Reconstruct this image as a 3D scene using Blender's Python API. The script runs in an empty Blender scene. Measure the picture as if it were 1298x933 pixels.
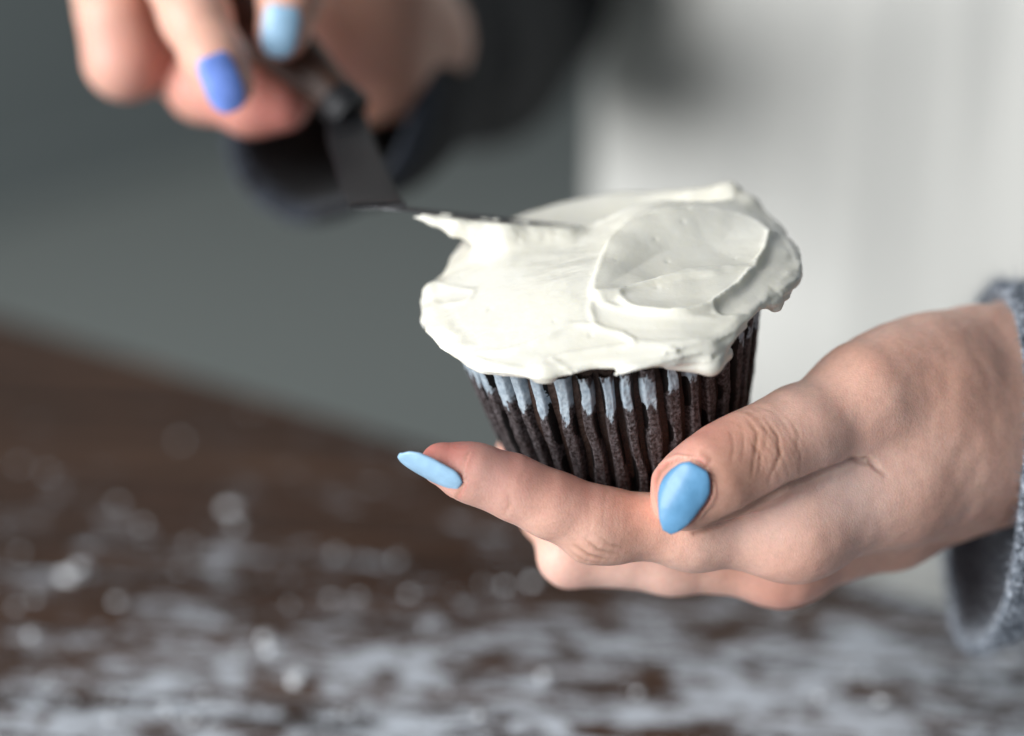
import bpy, math, random
import numpy as np
from mathutils import Vector

# ------------------------------------------------------------------ camera, light, exposure
S = bpy.context.scene
COL = S.collection
PITCH = math.radians(20.0)
CAM = np.array([0.0, 0.0, 0.998])
FWD = np.array([0.0, math.cos(PITCH), -math.sin(PITCH)])
UPV = np.array([0.0, math.sin(PITCH), math.cos(PITCH)])
RIGHT = np.array([1.0, 0.0, 0.0])
LENS = 70.0
FPX = LENS / 36.0 * 1298.0
PXM = 0.41 / FPX                      # metres per photo pixel at the cupcake
TABLE_Z = 0.75

cam_d = bpy.data.cameras.new('camera')
cam = bpy.data.objects.new('camera', cam_d)
COL.objects.link(cam)
cam.location = CAM
cam.rotation_euler = (math.radians(90) - PITCH, 0, 0)
cam_d.lens = LENS
cam_d.sensor_width = 36.0
cam_d.clip_start = 0.01
cam_d.clip_end = 60
cam_d.dof.use_dof = True
cam_d.dof.focus_distance = 0.389
cam_d.dof.aperture_fstop = 3.8
cam_d.dof.aperture_blades = 0
S.camera = cam

w = bpy.data.worlds.new('World')
S.world = w
w.use_nodes = True
w.node_tree.nodes['Background'].inputs[0].default_value = (0.72, 0.86, 1.0, 1)
w.node_tree.nodes['Background'].inputs[1].default_value = 0.155


def area(name, loc, target, sx, sy, power, col):
    l = bpy.data.lights.new(name, 'AREA')
    l.shape = 'RECTANGLE'
    l.size, l.size_y = sx, sy
    l.energy = power
    l.color = col
    o = bpy.data.objects.new(name, l)
    COL.objects.link(o)
    o.location = loc
    o.rotation_euler = (Vector(target) - Vector(loc)).to_track_quat('-Z', 'Y').to_euler()
    return o


area('window_light', (-1.75, -0.75, 1.50), (0.04, 0.42, 0.85), 1.6, 1.7, 92, (0.98, 0.99, 1.0))
area('floor_fill_light', (-0.5, 2.6, 2.6), (-0.6, 3.2, 0.0), 1.4, 1.4, 13, (1.0, 0.97, 0.93))  # added fill to lighten the floor and wall; no lamp known there

S.render.engine = 'CYCLES'
S.cycles.use_denoising = True
try:
    S.cycles.denoiser = 'OPENIMAGEDENOISE'
except Exception:
    pass
S.cycles.max_bounces = 8
S.cycles.sample_clamp_indirect = 8
S.view_settings.view_transform = 'Standard'
S.view_settings.look = 'None'
S.view_settings.exposure = 0
S.view_settings.gamma = 1


def P(px, py, d):
    """photo pixel and depth along the view axis -> world point"""
    x = (px - 649.0) / FPX * d
    y = -(py - 466.5) / FPX * d
    return CAM + RIGHT * x + UPV * y + FWD * d


def on_table(px, py):
    r = RIGHT * (px - 649.0) / FPX - UPV * (py - 466.5) / FPX + FWD
    t = (TABLE_Z - CAM[2]) / r[2]
    return CAM + r * t


def unit(v):
    v = np.asarray(v, float)
    return v / np.linalg.norm(v)


def sstep(a, b, x):
    t = np.clip((x - a) / (b - a), 0, 1)
    return t * t * (3 - 2 * t)


# ------------------------------------------------------------------ numpy gradient noise
_rs = np.random.RandomState(7)
_perm = _rs.permutation(256)
_perm = np.concatenate([_perm, _perm, _perm])
_g = _rs.normal(size=(256, 3))
_g /= np.linalg.norm(_g, axis=1)[:, None]


def noise(p, scale=1.0, seed=0):
    p = np.asarray(p, float) * scale + seed * 17.31 + 1000.0
    i = np.floor(p).astype(np.int64)
    f = p - i
    u = f * f * f * (f * (f * 6 - 15) + 10)
    i &= 255
    out = 0
    for dx in (0, 1):
        for dy in (0, 1):
            for dz in (0, 1):
                h = _perm[_perm[_perm[(i[:, 0] + dx) & 255] + ((i[:, 1] + dy) & 255)] + ((i[:, 2] + dz) & 255)]
                g = _g[h]
                d = g[:, 0] * (f[:, 0] - dx) + g[:, 1] * (f[:, 1] - dy) + g[:, 2] * (f[:, 2] - dz)
                wx = u[:, 0] if dx else 1 - u[:, 0]
                wy = u[:, 1] if dy else 1 - u[:, 1]
                wz = u[:, 2] if dz else 1 - u[:, 2]
                out = out + d * wx * wy * wz
    return out * 1.5


def fbm(p, scale, octaves=3, seed=0):
    a, r = 1.0, 0
    for k in range(octaves):
        r = r + a * noise(p, scale * 2 ** k, seed + k)
        a *= 0.5
    return r


# ------------------------------------------------------------------ implicit surfaces
def smin(a, b, k):
    if k <= 0:
        return np.minimum(a, b)
    h = np.maximum(k - np.abs(a - b), 0) / k
    return np.minimum(a, b) - h * h * k * 0.25


def smax(a, b, k):
    return -smin(-a, -b, k)


def cone(p, a, b, ra, rb, M=None):
    """tapered capsule; M stretches space (1/scale per world axis)"""
    if M is not None:
        p = p * M
        a = a * M
        b = b * M
    ab = b - a
    pa = p - a
    t = np.clip(pa @ ab / max(ab @ ab, 1e-12), 0, 1)
    q = pa - t[:, None] * ab
    return np.sqrt((q * q).sum(1)) - (ra + (rb - ra) * t)


def surface_nets(f, lo, hi, h, block=4, reach=1.0):
    lo = np.asarray(lo, float)
    hi = np.asarray(hi, float)
    n = (np.ceil((hi - lo) / (h * block)).astype(int)) * block + 1
    nc = (n - 1) // block
    H = h * block
    cx = [lo[k] + H * (np.arange(nc[k]) + 0.5) for k in range(3)]
    G = np.stack(np.meshgrid(*cx, indexing='ij'), -1).reshape(-1, 3)
    dc = f(G)
    near = np.abs(dc) < H * reach
    D = np.repeat(np.repeat(np.repeat(np.where(dc < 0, -1.0, 1.0).reshape(nc).astype(np.float32), block, 0), block, 1), block, 2)
    D = np.pad(D, ((0, 1), (0, 1), (0, 1)), mode='edge')
    idx = np.argwhere(near.reshape(nc))
    o = np.stack(np.meshgrid(*[np.arange(block + 1)] * 3, indexing='ij'), -1).reshape(-1, 3)
    for s in range(0, len(idx), 4000):
        g = (idx[s:s + 4000, None, :] * block + o[None]).reshape(-1, 3)
        v = f(lo + g * h)
        D[g[:, 0], g[:, 1], g[:, 2]] = v
    ins = D < 0
    cell = np.zeros(n - 1, np.int8)
    for a in (0, 1):
        for b in (0, 1):
            for c in (0, 1):
                cell += ins[a:n[0] - 1 + a, b:n[1] - 1 + b, c:n[2] - 1 + c]
    act = (cell > 0) & (cell < 8)
    C = np.argwhere(act)
    ids = -np.ones(n - 1, np.int64)
    ids[act] = np.arange(len(C))
    corners = [np.array(q) for q in [(a, b, c) for a in (0, 1) for b in (0, 1) for c in (0, 1)]]
    acc = np.zeros((len(C), 3))
    cnt = np.zeros(len(C))
    for p_ in corners:
        for ax in range(3):
            if p_[ax]:
                continue
            q_ = p_.copy()
            q_[ax] = 1
            A = C + p_
            B = C + q_
            va = D[A[:, 0], A[:, 1], A[:, 2]].astype(float)
            vb = D[B[:, 0], B[:, 1], B[:, 2]].astype(float)
            m = (va < 0) != (vb < 0)
            t = np.where(m, va / np.where(m, va - vb, 1), 0)
            acc[m] += (p_ + (q_ - p_) * t[:, None])[m]
            cnt[m] += 1
    V = lo + (C + acc / cnt[:, None]) * h
    F = []
    for ax in range(3):
        u, v = (ax + 1) % 3, (ax + 2) % 3
        sl0 = [slice(None)] * 3
        sl1 = [slice(None)] * 3
        sl0[ax] = slice(0, n[ax] - 1)
        sl1[ax] = slice(1, n[ax])
        ch = ins[tuple(sl0)] != ins[tuple(sl1)]
        E = np.argwhere(ch)
        E = E[(E[:, u] > 0) & (E[:, v] > 0) & (E[:, u] < n[u] - 1) & (E[:, v] < n[v] - 1)]
        du = np.zeros(3, int); du[u] = 1
        dv = np.zeros(3, int); dv[v] = 1
        q = [E - du - dv, E - dv, E, E - du]
        Q = np.stack([ids[k[:, 0], k[:, 1], k[:, 2]] for k in q], 1)
        flip = ~ins[E[:, 0], E[:, 1], E[:, 2]]
        Q[flip] = Q[flip][:, ::-1]
        F.append(Q)
    F = np.concatenate(F)
    F = F[(F >= 0).all(1)]
    return V, F


def grad(f, p, e):
    g = np.zeros_like(p)
    for k in [(1, -1, -1), (-1, -1, 1), (-1, 1, -1), (1, 1, 1)]:
        k = np.array(k, float)
        g += k * f(p + k * e)[:, None]
    n = np.linalg.norm(g, axis=1)
    return g / np.maximum(n, 1e-12)[:, None]


def project(f, p, it=2, e=3e-4, step=1.0):
    for _ in range(it):
        g = grad(f, p, e)
        d = f(p)
        slope = (f(p + g * e) - f(p - g * e)) / (2 * e)
        d = np.clip(d / np.clip(slope, 0.4, 3), -2e-3, 2e-3)
        p = p - g * d[:, None] * step
    return p


# ------------------------------------------------------------------ mesh and object helpers
def mesh(name, V, F, mat=None, smooth=True):
    me = bpy.data.meshes.new(name)
    V = np.asarray(V, np.float32)
    if isinstance(F, np.ndarray):
        nf, k = F.shape
        me.vertices.add(len(V))
        me.vertices.foreach_set('co', V.ravel())
        me.loops.add(nf * k)
        me.loops.foreach_set('vertex_index', F.astype(np.int32).ravel())
        me.polygons.add(nf)
        me.polygons.foreach_set('loop_start', np.arange(nf, dtype=np.int32) * k)
        me.polygons.foreach_set('loop_total', np.full(nf, k, np.int32))
        me.update(calc_edges=True)
        me.validate()
    else:
        me.from_pydata([tuple(v) for v in V.tolist()], [], F)
        me.update()
    me.polygons.foreach_set('use_smooth', np.full(len(me.polygons), smooth, bool))
    if mat:
        me.materials.append(mat)
    return me


def attr(me, name, val):
    a = me.attributes.new(name, 'FLOAT', 'POINT')
    a.data.foreach_set('value', np.asarray(val, np.float32).ravel())


def put(name, me, parent=None, **props):
    o = bpy.data.objects.new(name, me)
    COL.objects.link(o)
    if parent:
        o.parent = parent
    for k, v in props.items():
        o[k] = v
    return o


def root(name, loc, label, category, group=None):
    o = put(name, None, label=label, category=category)
    o.location = loc
    if group:
        o['group'] = group
    return o


def child(name, V, F, mat, parent, smooth=True, **props):
    """V in world coordinates"""
    V = np.asarray(V, float) - np.array(parent.matrix_world.translation if parent.parent else parent.location)
    return put(name, mesh(name, V, F, mat, smooth), parent, **props)


def grid_faces(nu, nv, wrap_u=False, wrap_v=False, off=0):
    iu = np.arange(nu if wrap_u else nu - 1)
    iv = np.arange(nv if wrap_v else nv - 1)
    a, b = np.meshgrid(iu, iv, indexing='ij')
    a = a.ravel(); b = b.ravel()
    a1 = (a + 1) % nu; b1 = (b + 1) % nv
    return np.stack([a * nv + b, a1 * nv + b, a1 * nv + b1, a * nv + b1], 1) + off


# ------------------------------------------------------------------ material helpers
class NT:
    def __init__(self, name):
        self.m = bpy.data.materials.new(name)
        self.m.use_nodes = True
        self.t = self.m.node_tree
        self.b = self.t.nodes['Principled BSDF']
        self.out = self.t.nodes['Material Output']

    def n(self, typ, **kw):
        nd = self.t.nodes.new(typ)
        for k, v in kw.items():
            if k.startswith('_'):
                setattr(nd, k[1:], v)
            else:
                key = int(k[1:]) if k[0] == 'i' and k[1:].isdigit() else k.replace('_', ' ')
                self.set(nd.inputs[key], v)
        return nd

    def set(self, sock, v):
        if isinstance(v, bpy.types.NodeSocket):
            self.t.links.new(v, sock)
        elif isinstance(v, bpy.types.Node):
            self.t.links.new(v.outputs[0], sock)
        else:
            sock.default_value = v

    def p(self, **kw):
        for k, v in kw.items():
            self.set(self.b.inputs[k.replace('_', ' ')], v)
        return self

    def at(self, name):
        return self.n('ShaderNodeAttribute', _attribute_name=name).outputs['Fac']

    def coord(self):
        return self.n('ShaderNodeTexCoord').outputs['Object']

    def noise(self, scale, detail=4, rough=0.5, vec=None, dist=0.0):
        nd = self.n('ShaderNodeTexNoise', Scale=scale, Detail=float(detail), Roughness=rough, Distortion=dist)
        self.set(nd.inputs['Vector'], vec if vec is not None else self.coord())
        return nd.outputs['Fac']

    def scaled(self, s, rot=(0, 0, 0)):
        mp = self.n('ShaderNodeMapping')
        self.set(mp.inputs['Vector'], self.coord())
        mp.inputs['Scale'].default_value = s
        mp.inputs['Rotation'].default_value = rot
        return mp.outputs[0]

    def ramp(self, fac, stops):
        r = self.n('ShaderNodeValToRGB')
        self.set(r.inputs[0], fac)
        e = r.color_ramp.elements
        while len(e) < len(stops):
            e.new(0.5)
        for k, (pos, c) in enumerate(stops):
            e[k].position = pos
            e[k].color = (c, c, c, 1) if isinstance(c, (int, float)) else (*c, 1)
        return r.outputs[0]

    def mix(self, fac, a, b, mode='MIX'):
        m = self.n('ShaderNodeMix', _data_type='RGBA', _blend_type=mode)
        self.set(m.inputs[0], fac)
        for s, v in ((m.inputs[6], a), (m.inputs[7], b)):
            self.set(s, (*v, 1) if isinstance(v, tuple) and len(v) == 3 else v)
        return m.outputs[2]

    def math(self, op, a, b=0.0, clamp=False):
        m = self.n('ShaderNodeMath', _operation=op, _use_clamp=clamp)
        self.set(m.inputs[0], a)
        self.set(m.inputs[1], b)
        return m.outputs[0]

    def bump(self, h, strength, dist, normal=None):
        b = self.n('ShaderNodeBump', Strength=strength, Distance=dist)
        self.set(b.inputs['Height'], h)
        if normal is not None:
            self.set(b.inputs['Normal'], normal)
        return b.outputs[0]


def mat_skin():
    k = NT('skin')
    base = k.mix(k.ramp(k.noise(60, 3), [(0.35, 0.0), (0.7, 1.0)]), (0.83, 0.475, 0.36), (0.89, 0.555, 0.44))
    base = k.mix(k.math('MULTIPLY', k.ramp(k.noise(900, 3), [(0.4, 0.0), (0.75, 1.0)]), 0.25), base, (0.50, 0.27, 0.20))
    base = k.mix(k.at('red'), base, (0.60, 0.20, 0.165))
    base = k.mix(k.at('tan_shade'), base, (0.34, 0.165, 0.10))  # brown skin tone, plus the upper palm's shade put into the colour
    base = k.mix(k.at('pale'), base, (0.90, 0.68, 0.61))  # lightened patches, light on the thumb web put into the colour
    vor = k.n('ShaderNodeTexVoronoi', _feature='DISTANCE_TO_EDGE', Scale=1500.0)
    k.set(vor.inputs['Vector'], k.scaled((1, 1.3, 0.8)))
    nrm = k.bump(k.math('MINIMUM', vor.outputs[0], 0.25), 0.28, 0.0003)
    nrm = k.bump(k.noise(1800, 3), 0.12, 0.00025, nrm)
    nrm = k.bump(k.noise(1.0, 3, 0.5, k.scaled((260, 260, 900))), 0.10, 0.0003, nrm)
    k.p(Base_Color=base, Roughness=k.ramp(k.noise(400, 3), [(0.3, 0.40), (0.7, 0.56)]), Normal=nrm,
        Subsurface_Weight=0.38, Subsurface_Scale=0.004, Coat_Weight=0.0, Specular_IOR_Level=0.45)
    k.b.inputs['Subsurface Radius'].default_value = (1.0, 0.35, 0.18)
    return k.m


def mat_polish(name, col):
    k = NT(name)
    n = k.bump(k.noise(500, 3), 0.12, 0.0004)
    n = k.bump(k.ramp(k.noise(1500, 2), [(0.62, 0.0), (0.72, 1.0)]), 0.3, 0.0001, n)
    c = k.mix(k.ramp(k.noise(350, 3), [(0.4, 0.0), (0.7, 1.0)]), col, tuple(min(1, q * 1.14 + 0.015) for q in col))
    k.p(Base_Color=c, Roughness=0.40, Normal=n, Coat_Weight=0.4, Coat_Roughness=0.22, Specular_IOR_Level=0.35)
    return k.m


def mat_frosting():
    k = NT('cream_frosting')
    c = k.mix(k.ramp(k.noise(55, 3), [(0.4, 0.0), (0.7, 1.0)]), (0.84, 0.81, 0.70), (0.83, 0.81, 0.725))
    n = k.bump(k.noise(420, 4), 0.10, 0.0012)
    n = k.bump(k.ramp(k.noise(1300, 2), [(0.70, 0.0), (0.80, 1.0)]), 0.25, 0.00025, n)
    k.p(Base_Color=c, Roughness=0.31, Normal=n, Subsurface_Weight=0.25, Subsurface_Scale=0.0022, Specular_IOR_Level=0.42)
    k.b.inputs['Subsurface Radius'].default_value = (1.0, 0.9, 0.62)
    return k.m


def mat_liner():
    k = NT('brown_paper')
    g = k.noise(1500, 4, 0.6)
    c = k.mix(k.ramp(g, [(0.40, 0.0), (0.62, 1.0)]), (0.018, 0.012, 0.011), (0.14, 0.12, 0.125))
    c = k.mix(k.ramp(k.noise(160, 3), [(0.4, 0.0), (0.7, 0.5)]), c, (0.036, 0.022, 0.019))
    c = k.mix(k.at('valley'), c, (0.003, 0.002, 0.002))  # pleat valleys near black: shade between the folds put into the colour
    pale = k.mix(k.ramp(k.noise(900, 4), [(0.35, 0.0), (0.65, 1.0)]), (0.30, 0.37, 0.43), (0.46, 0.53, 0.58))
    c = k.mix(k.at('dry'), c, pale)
    n = k.bump(k.noise(1300, 4, 0.65), 0.5, 0.0004)
    k.p(Base_Color=c, Roughness=0.55, Normal=n, Specular_IOR_Level=0.3, Sheen_Weight=0.0)
    return k.m


def mat_cake():
    k = NT('chocolate_cake')
    c = k.mix(k.noise(700, 4), (0.012, 0.006, 0.004), (0.06, 0.028, 0.018))
    k.p(Base_Color=c, Roughness=0.7, Normal=k.bump(k.noise(900, 4), 0.8, 0.0008))
    return k.m


def mat_knit(name, dark, mid, light, rim=None):
    k = NT(name)
    v = k.scaled((1, 1, 1))
    f = k.noise(420, 5, 0.8, v)
    c = k.ramp(f, [(0.38, dark), (0.5, mid), (0.63, light)])
    c = k.mix(k.ramp(k.noise(2600, 2), [(0.4, 0.0), (0.7, 0.6)]), c, light)
    if rim:
        c = k.mix(k.math('MULTIPLY', k.at('rim'), 0.8), c, rim)  # cuff edge lightened, a lit rim painted into the wool
    c = k.mix(k.at('groove'), c, tuple(q * 0.35 for q in dark))  # gaps between stitches darkened, shade worked into the yarn colour
    k.p(Base_Color=c, Roughness=0.9, Sheen_Weight=0.12, Specular_IOR_Level=0.15, Normal=k.bump(k.noise(2500, 3), 0.7, 0.0006))
    return k.m


def mat_cloth(name, a, b, s=1.0):
    k = NT(name)
    c = k.mix(k.noise(6, 3), a, b)
    wv = k.noise(900 * s, 2)
    k.p(Base_Color=c, Roughness=0.85, Sheen_Weight=0.1, Normal=k.bump(wv, 0.3, 0.0004))
    return k.m


def mat_wood():
    k = NT('dark_table_wood')
    g = k.noise(1.0, 6, 0.6, k.scaled((6, 120, 6)), 0.6)
    g2 = k.noise(1.0, 4, 0.6, k.scaled((25, 420, 25)))
    c = k.ramp(g, [(0.30, (0.014, 0.008, 0.006)), (0.52, (0.075, 0.036, 0.021)), (0.74, (0.135, 0.072, 0.043))])
    c = k.mix(k.ramp(g2, [(0.45, 0.0), (0.62, 0.6)]), c, (0.022, 0.013, 0.009))
    # wiped flour: streaky film, heavier where the attribute says flour was spread
    sm = k.noise(1.0, 6, 0.66, k.scaled((42, 150, 42), (0, 0, 0.30)), 1.0)
    sp = k.noise(1.0, 4, 0.75, k.scaled((130, 260, 150), (0, 0, 0.30)))
    sp2 = k.noise(38, 3, 0.6)
    mm = k.math('ADD', k.math('MULTIPLY', sm, 0.60), k.math('MULTIPLY', sp, 0.42))
    mm = k.math('ADD', mm, k.math('MULTIPLY', sp2, 0.40))
    mm = k.math('ADD', mm, k.math('MULTIPLY', k.at('flour'), 0.13))
    mm = k.math('ADD', mm, k.math('MULTIPLY', k.math('SUBTRACT', k.noise(1100, 3, 0.7), 0.5), 0.16))
    fl = k.ramp(mm, [(0.825, 0.0), (0.86, 0.25), (0.94, 0.85)])
    c = k.mix(fl, c, (0.72, 0.78, 0.85))
    n = k.bump(g, 0.5, 0.0012)
    k.p(Base_Color=c, Roughness=k.mix(fl, (0.6, 0.6, 0.6), (0.9, 0.9, 0.9)), Normal=n, Specular_IOR_Level=0.25)
    return k.m


def mat_plain(name, col, rough=0.5, metal=0.0, bump=None, var=0.15):
    k = NT(name)
    c = k.mix(k.noise(30, 4), tuple(q * (1 - var) for q in col), tuple(min(1, q * (1 + var)) for q in col))
    k.p(Base_Color=c, Roughness=rough, Metallic=metal)
    if bump:
        k.p(Normal=k.bump(k.noise(bump[0], 4), bump[1], bump[2]))
    return k.m


M_SKIN = mat_skin()
M_BLUE = mat_polish('sky_blue_nail_polish', (0.12, 0.31, 0.52))
M_PALE = mat_polish('pale_blue_nail_polish', (0.36, 0.58, 0.78))
M_VIOLET = mat_polish('periwinkle_nail_polish', (0.18, 0.30, 0.78))
M_FROST = mat_frosting()
M_LINER = mat_liner()
M_CAKE = mat_cake()
M_KNIT = mat_knit('grey_marl_wool', (0.015, 0.022, 0.032), (0.085, 0.11, 0.15), (0.70, 0.76, 0.84))
M_KNIT_IN = mat_knit('dark_marl_wool', (0.002, 0.0025, 0.003), (0.005, 0.0055, 0.007), (0.018, 0.020, 0.025))
M_SLEEVE = mat_knit('dark_wool_with_lit_edge', (0.002, 0.0025, 0.003), (0.005, 0.0055, 0.007), (0.018, 0.020, 0.025), (0.05, 0.06, 0.08))  # near-black wool; the light on its cuff edge is painted in
M_APRON = mat_cloth('undyed_linen', (0.82, 0.81, 0.76), (0.85, 0.84, 0.79))
M_WOOD = mat_wood()
M_WALL = mat_plain('grey_green_paint', (0.235, 0.262, 0.258), 0.6, var=0.05)
M_STEEL = mat_plain('dull_steel', (0.20, 0.20, 0.21), 0.38, 1.0)
M_HANDLE = mat_plain('stained_wood', (0.075, 0.034, 0.020), 0.45, bump=(300, 0.3, 0.0005), var=0.4)
M_FLOUR = mat_plain('flour', (0.80, 0.83, 0.86), 0.95, bump=(1500, 0.5, 0.0005), var=0.03)

# ------------------------------------------------------------------ wall and floor behind
def on_floor(px, py):
    r = RIGHT * (px - 649.0) / FPX - UPV * (py - 466.5) / FPX + FWD
    return CAM + r * (-CAM[2] / r[2])


W0, W1 = on_floor(0, 272), on_floor(300, 188)
wd = unit(W1 - W0)
a_, b_ = W0 - wd * 2.5, W0 + wd * 7.0
up_ = np.array([0, 0, 2.8])
put('wall', mesh('wall', [a_, b_, b_ + up_, a_ + up_], [(0, 1, 2, 3)], M_WALL, False), kind='structure')
M_FLOOR = mat_plain('grey_green_floor', (0.30, 0.325, 0.31), 0.55, var=0.06)
wn = unit(np.array([wd[1], -wd[0], 0.0]))
put('floor', mesh('floor', [a_, b_, b_ + wn * 9, a_ + wn * 9], [(3, 2, 1, 0)], M_FLOOR, False), kind='structure')
# skirting board where they meet
sk = []
for base in (a_, b_):
    for o_, h_ in ((0.002, 0.0), (0.020, 0.0), (0.020, 0.085), (0.012, 0.10), (0.002, 0.10)):
        sk.append(base + wn * o_ + np.array([0, 0, h_]))
put('skirting_board', mesh('skirting_board', sk, [(0, 1, 6, 5), (1, 2, 7, 6), (2, 3, 8, 7), (3, 4, 9, 8), (4, 0, 5, 9)], M_WALL, False), kind='structure')

# ------------------------------------------------------------------ table
E0 = on_table(0, 402)
E1 = on_table(1200, 766)
ed = unit(E1 - E0)
en = unit(np.array([ed[1], -ed[0], 0]))            # towards the camera side
if en @ (np.array([0, 0, TABLE_Z]) - E0) < 0:
    en = -en
G0 = on_table(137, 893)
G1 = on_table(600, 922)
gd = unit(G1 - G0)                                  # direction of the boards
gn = unit(np.array([-gd[1], gd[0], 0]))
table = root('wooden_table', (0, 0.4, 0), 'dark brown wooden table dusted with flour, under the hands and cupcake', 'table')
TL = np.array(table.location)


def clip_poly(poly, p0, nrm):
    out = []
    for i in range(len(poly)):
        a, b = poly[i], poly[(i + 1) % len(poly)]
        da, db = (a - p0) @ nrm, (b - p0) @ nrm
        if da >= 0:
            out.append(a)
        if (da >= 0) != (db >= 0):
            out.append(a + (b - a) * da / (da - db))
    return out


def refine_slab(poly, top, bot, bev=0.0015):
    """bevelled prism of a convex polygon"""
    c = sum(poly) / len(poly)
    n = len(poly)
    def inset(d):
        r = []
        for i in range(n):
            a, b, e = poly[i - 1], poly[i], poly[(i + 1) % n]
            u, v = unit(a - b), unit(e - b)
            m = u + v
            s = d / max(1e-3, math.sqrt(max(1e-6, (1 - u @ v) / 2)))
            r.append(b + unit(m) * s)
        return r
    rings = [(inset(bev), top), (poly, top - bev), (poly, bot)]
    V, F = [], []
    for pl, z in rings:
        V += [(q[0], q[1], z) for q in pl]
    F.append(list(range(n)))
    F.append(list(range(2 * n, 3 * n))[::-1])
    for k in range(2):
        for i in range(n):
            j = (i + 1) % n
            F.append([k * n + i, (k + 1) * n + i, (k + 1) * n + j, k * n + j])
    return V, F


rr = random.Random(5)
far = E0 + 0.0 * en
s = -0.62
seam = (G0 @ gn)
k = 0
offs = [seam + q for q in (-0.36, -0.24, -0.125, 0.0, 0.125, 0.235, 0.36, 0.47, 0.60, 0.72)]
for a, b in zip(offs[:-1], offs[1:]):
    p0 = gd * -1.1 + gn * (a + 0.0007); p1 = gd * 1.0 + gn * (a + 0.0007)
    p2 = gd * 1.0 + gn * (b - 0.0007); p3 = gd * -1.1 + gn * (b - 0.0007)
    poly = clip_poly([np.array([q[0], q[1], 0.0]) for q in (p0, p1, p2, p3)], np.array([E0[0], E0[1], 0]) + en * 0.0, en)
    if len(poly) < 3:
        continue
    # cut fine enough to carry the flour attribute
    V, F = refine_slab(poly, TABLE_Z + rr.uniform(-0.0004, 0.0004), TABLE_Z - 0.032)
    import bmesh
    bm = bmesh.new()
    vs = [bm.verts.new(v) for v in V]
    for f in F:
        bm.faces.new([vs[i] for i in f])
    bmesh.ops.triangulate(bm, faces=[bm.faces[:][0]] if False else [f for f in bm.faces if len(f.verts) > 4])
    for ang_dir, rng in ((gd, np.arange(-1.1, 1.0, 0.03)),):
        for t in rng:
            bmesh.ops.bisect_plane(bm, geom=bm.verts[:] + bm.edges[:] + bm.faces[:], plane_co=gd * t, plane_no=gd)
    for t in (0.25, 0.5, 0.75):
        bmesh.ops.bisect_plane(bm, geom=bm.verts[:] + bm.edges[:] + bm.faces[:], plane_co=gn * (a + (b - a) * t), plane_no=gn)
    # local frame: x along the board
    ang = math.atan2(gd[1], gd[0])
    ca, sa = math.cos(-ang), math.sin(-ang)
    me = bpy.data.meshes.new('plank')
    W = np.array([v.co[:] for v in bm.verts])
    rel = W - TL
    for v, q in zip(bm.verts, rel):
        v.co = (q[0] * ca - q[1] * sa, q[0] * sa + q[1] * ca, q[2])
    bmesh.ops.recalc_face_normals(bm, faces=bm.faces[:])
    bm.to_mesh(me)
    bm.free()
    # how much flour lies where: most in the foreground and on the right
    dcam = (W[:, 1] - on_table(649, 930)[1])
    fl = 1 - sstep(-0.02, 0.16, dcam - 0.05 * sstep(-0.05, 0.15, W[:, 0]))
    fl = fl + 0.12 * sstep(-0.05, 0.10, W[:, 0]) * (1 - sstep(0.02, 0.2, dcam))
    fl = fl + 0.25 * (1 - sstep(0.10, 0.26, dcam)) - 0.55 * sstep(0.19, 0.30, dcam)
    attr(me, 'flour', fl)
    me.materials.append(M_WOOD)
    o = put('plank', me, table)
    o.rotation_euler = (0, 0, ang)
# rail under the far edge, legs
Vr, Fr = refine_slab([np.array([*(E0 + ed * a + en * b)[:2], 0]) for a, b in ((-0.6, 0.03), (0.9, 0.03), (0.9, 0.055), (-0.6, 0.055))], TABLE_Z - 0.033, TABLE_Z - 0.12)
M_DARKWOOD = mat_plain('dark_wood', (0.045, 0.027, 0.018), 0.5, bump=(60, 0.4, 0.002), var=0.3)
child('rail', Vr, Fr, M_DARKWOOD, table, False)
for a, b in ((0.85, 0.08), (0.85, 0.75), (-0.5, 0.08)):
    c = E0 + ed * a + en * b
    Vr, Fr = refine_slab([np.array([*(c + ed * x * 0.035 + en * y * 0.035)[:2], 0]) for x, y in ((-1, -1), (1, -1), (1, 1), (-1, 1))][::-1], TABLE_Z - 0.034, 0.0)
    child('leg', Vr, Fr, M_DARKWOOD, table, False)

# flour grains and clumps
rs = np.random.RandomState(11)
ico_v, ico_f = [], []
ph = (1 + 5 ** .5) / 2
ico_v = np.array([(-1, ph, 0), (1, ph, 0), (-1, -ph, 0), (1, -ph, 0), (0, -1, ph), (0, 1, ph), (0, -1, -ph), (0, 1, -ph), (ph, 0, -1), (ph, 0, 1), (-ph, 0, -1), (-ph, 0, 1)]) / 1.902
ico_f = np.array([(0, 11, 5), (0, 5, 1), (0, 1, 7), (0, 7, 10), (0, 10, 11), (1, 5, 9), (5, 11, 4), (11, 10, 2), (10, 7, 6), (7, 1, 8), (3, 9, 4), (3, 4, 2), (3, 2, 6), (3, 6, 8), (3, 8, 9), (4, 9, 5), (2, 4, 11), (6, 2, 10), (8, 6, 7), (9, 8, 1)])
spots = []
for px, py, r in ((293, 648, 2.3), (300, 668, 1.4), (90, 735, 2.8), (102, 722, 2.0), (337, 812, 2.1), (342, 826, 1.6), (375, 868, 2.2), (380, 858, 1.4), (420, 760, 1.1), (455, 758, 1.0), (520, 755, 1.2), (640, 745, 1.2),
                  (676, 740, 1.5), (612, 742, 1.0), (182, 668, 1.3), (45, 760, 1.2), (40, 808, 1.6), (150, 640, 1.1), (560, 820, 1.1), (25, 590, 1.1), (230, 560, 1.0), (60, 600, 1.0), (150, 765, 1.3), (690, 860, 1.7), (1190, 910, 0.8), (1120, 890, 1.5), (1040, 885, 1.4)):
    spots.append((*on_table(px, py)[:2], r * 1e-3))
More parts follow.
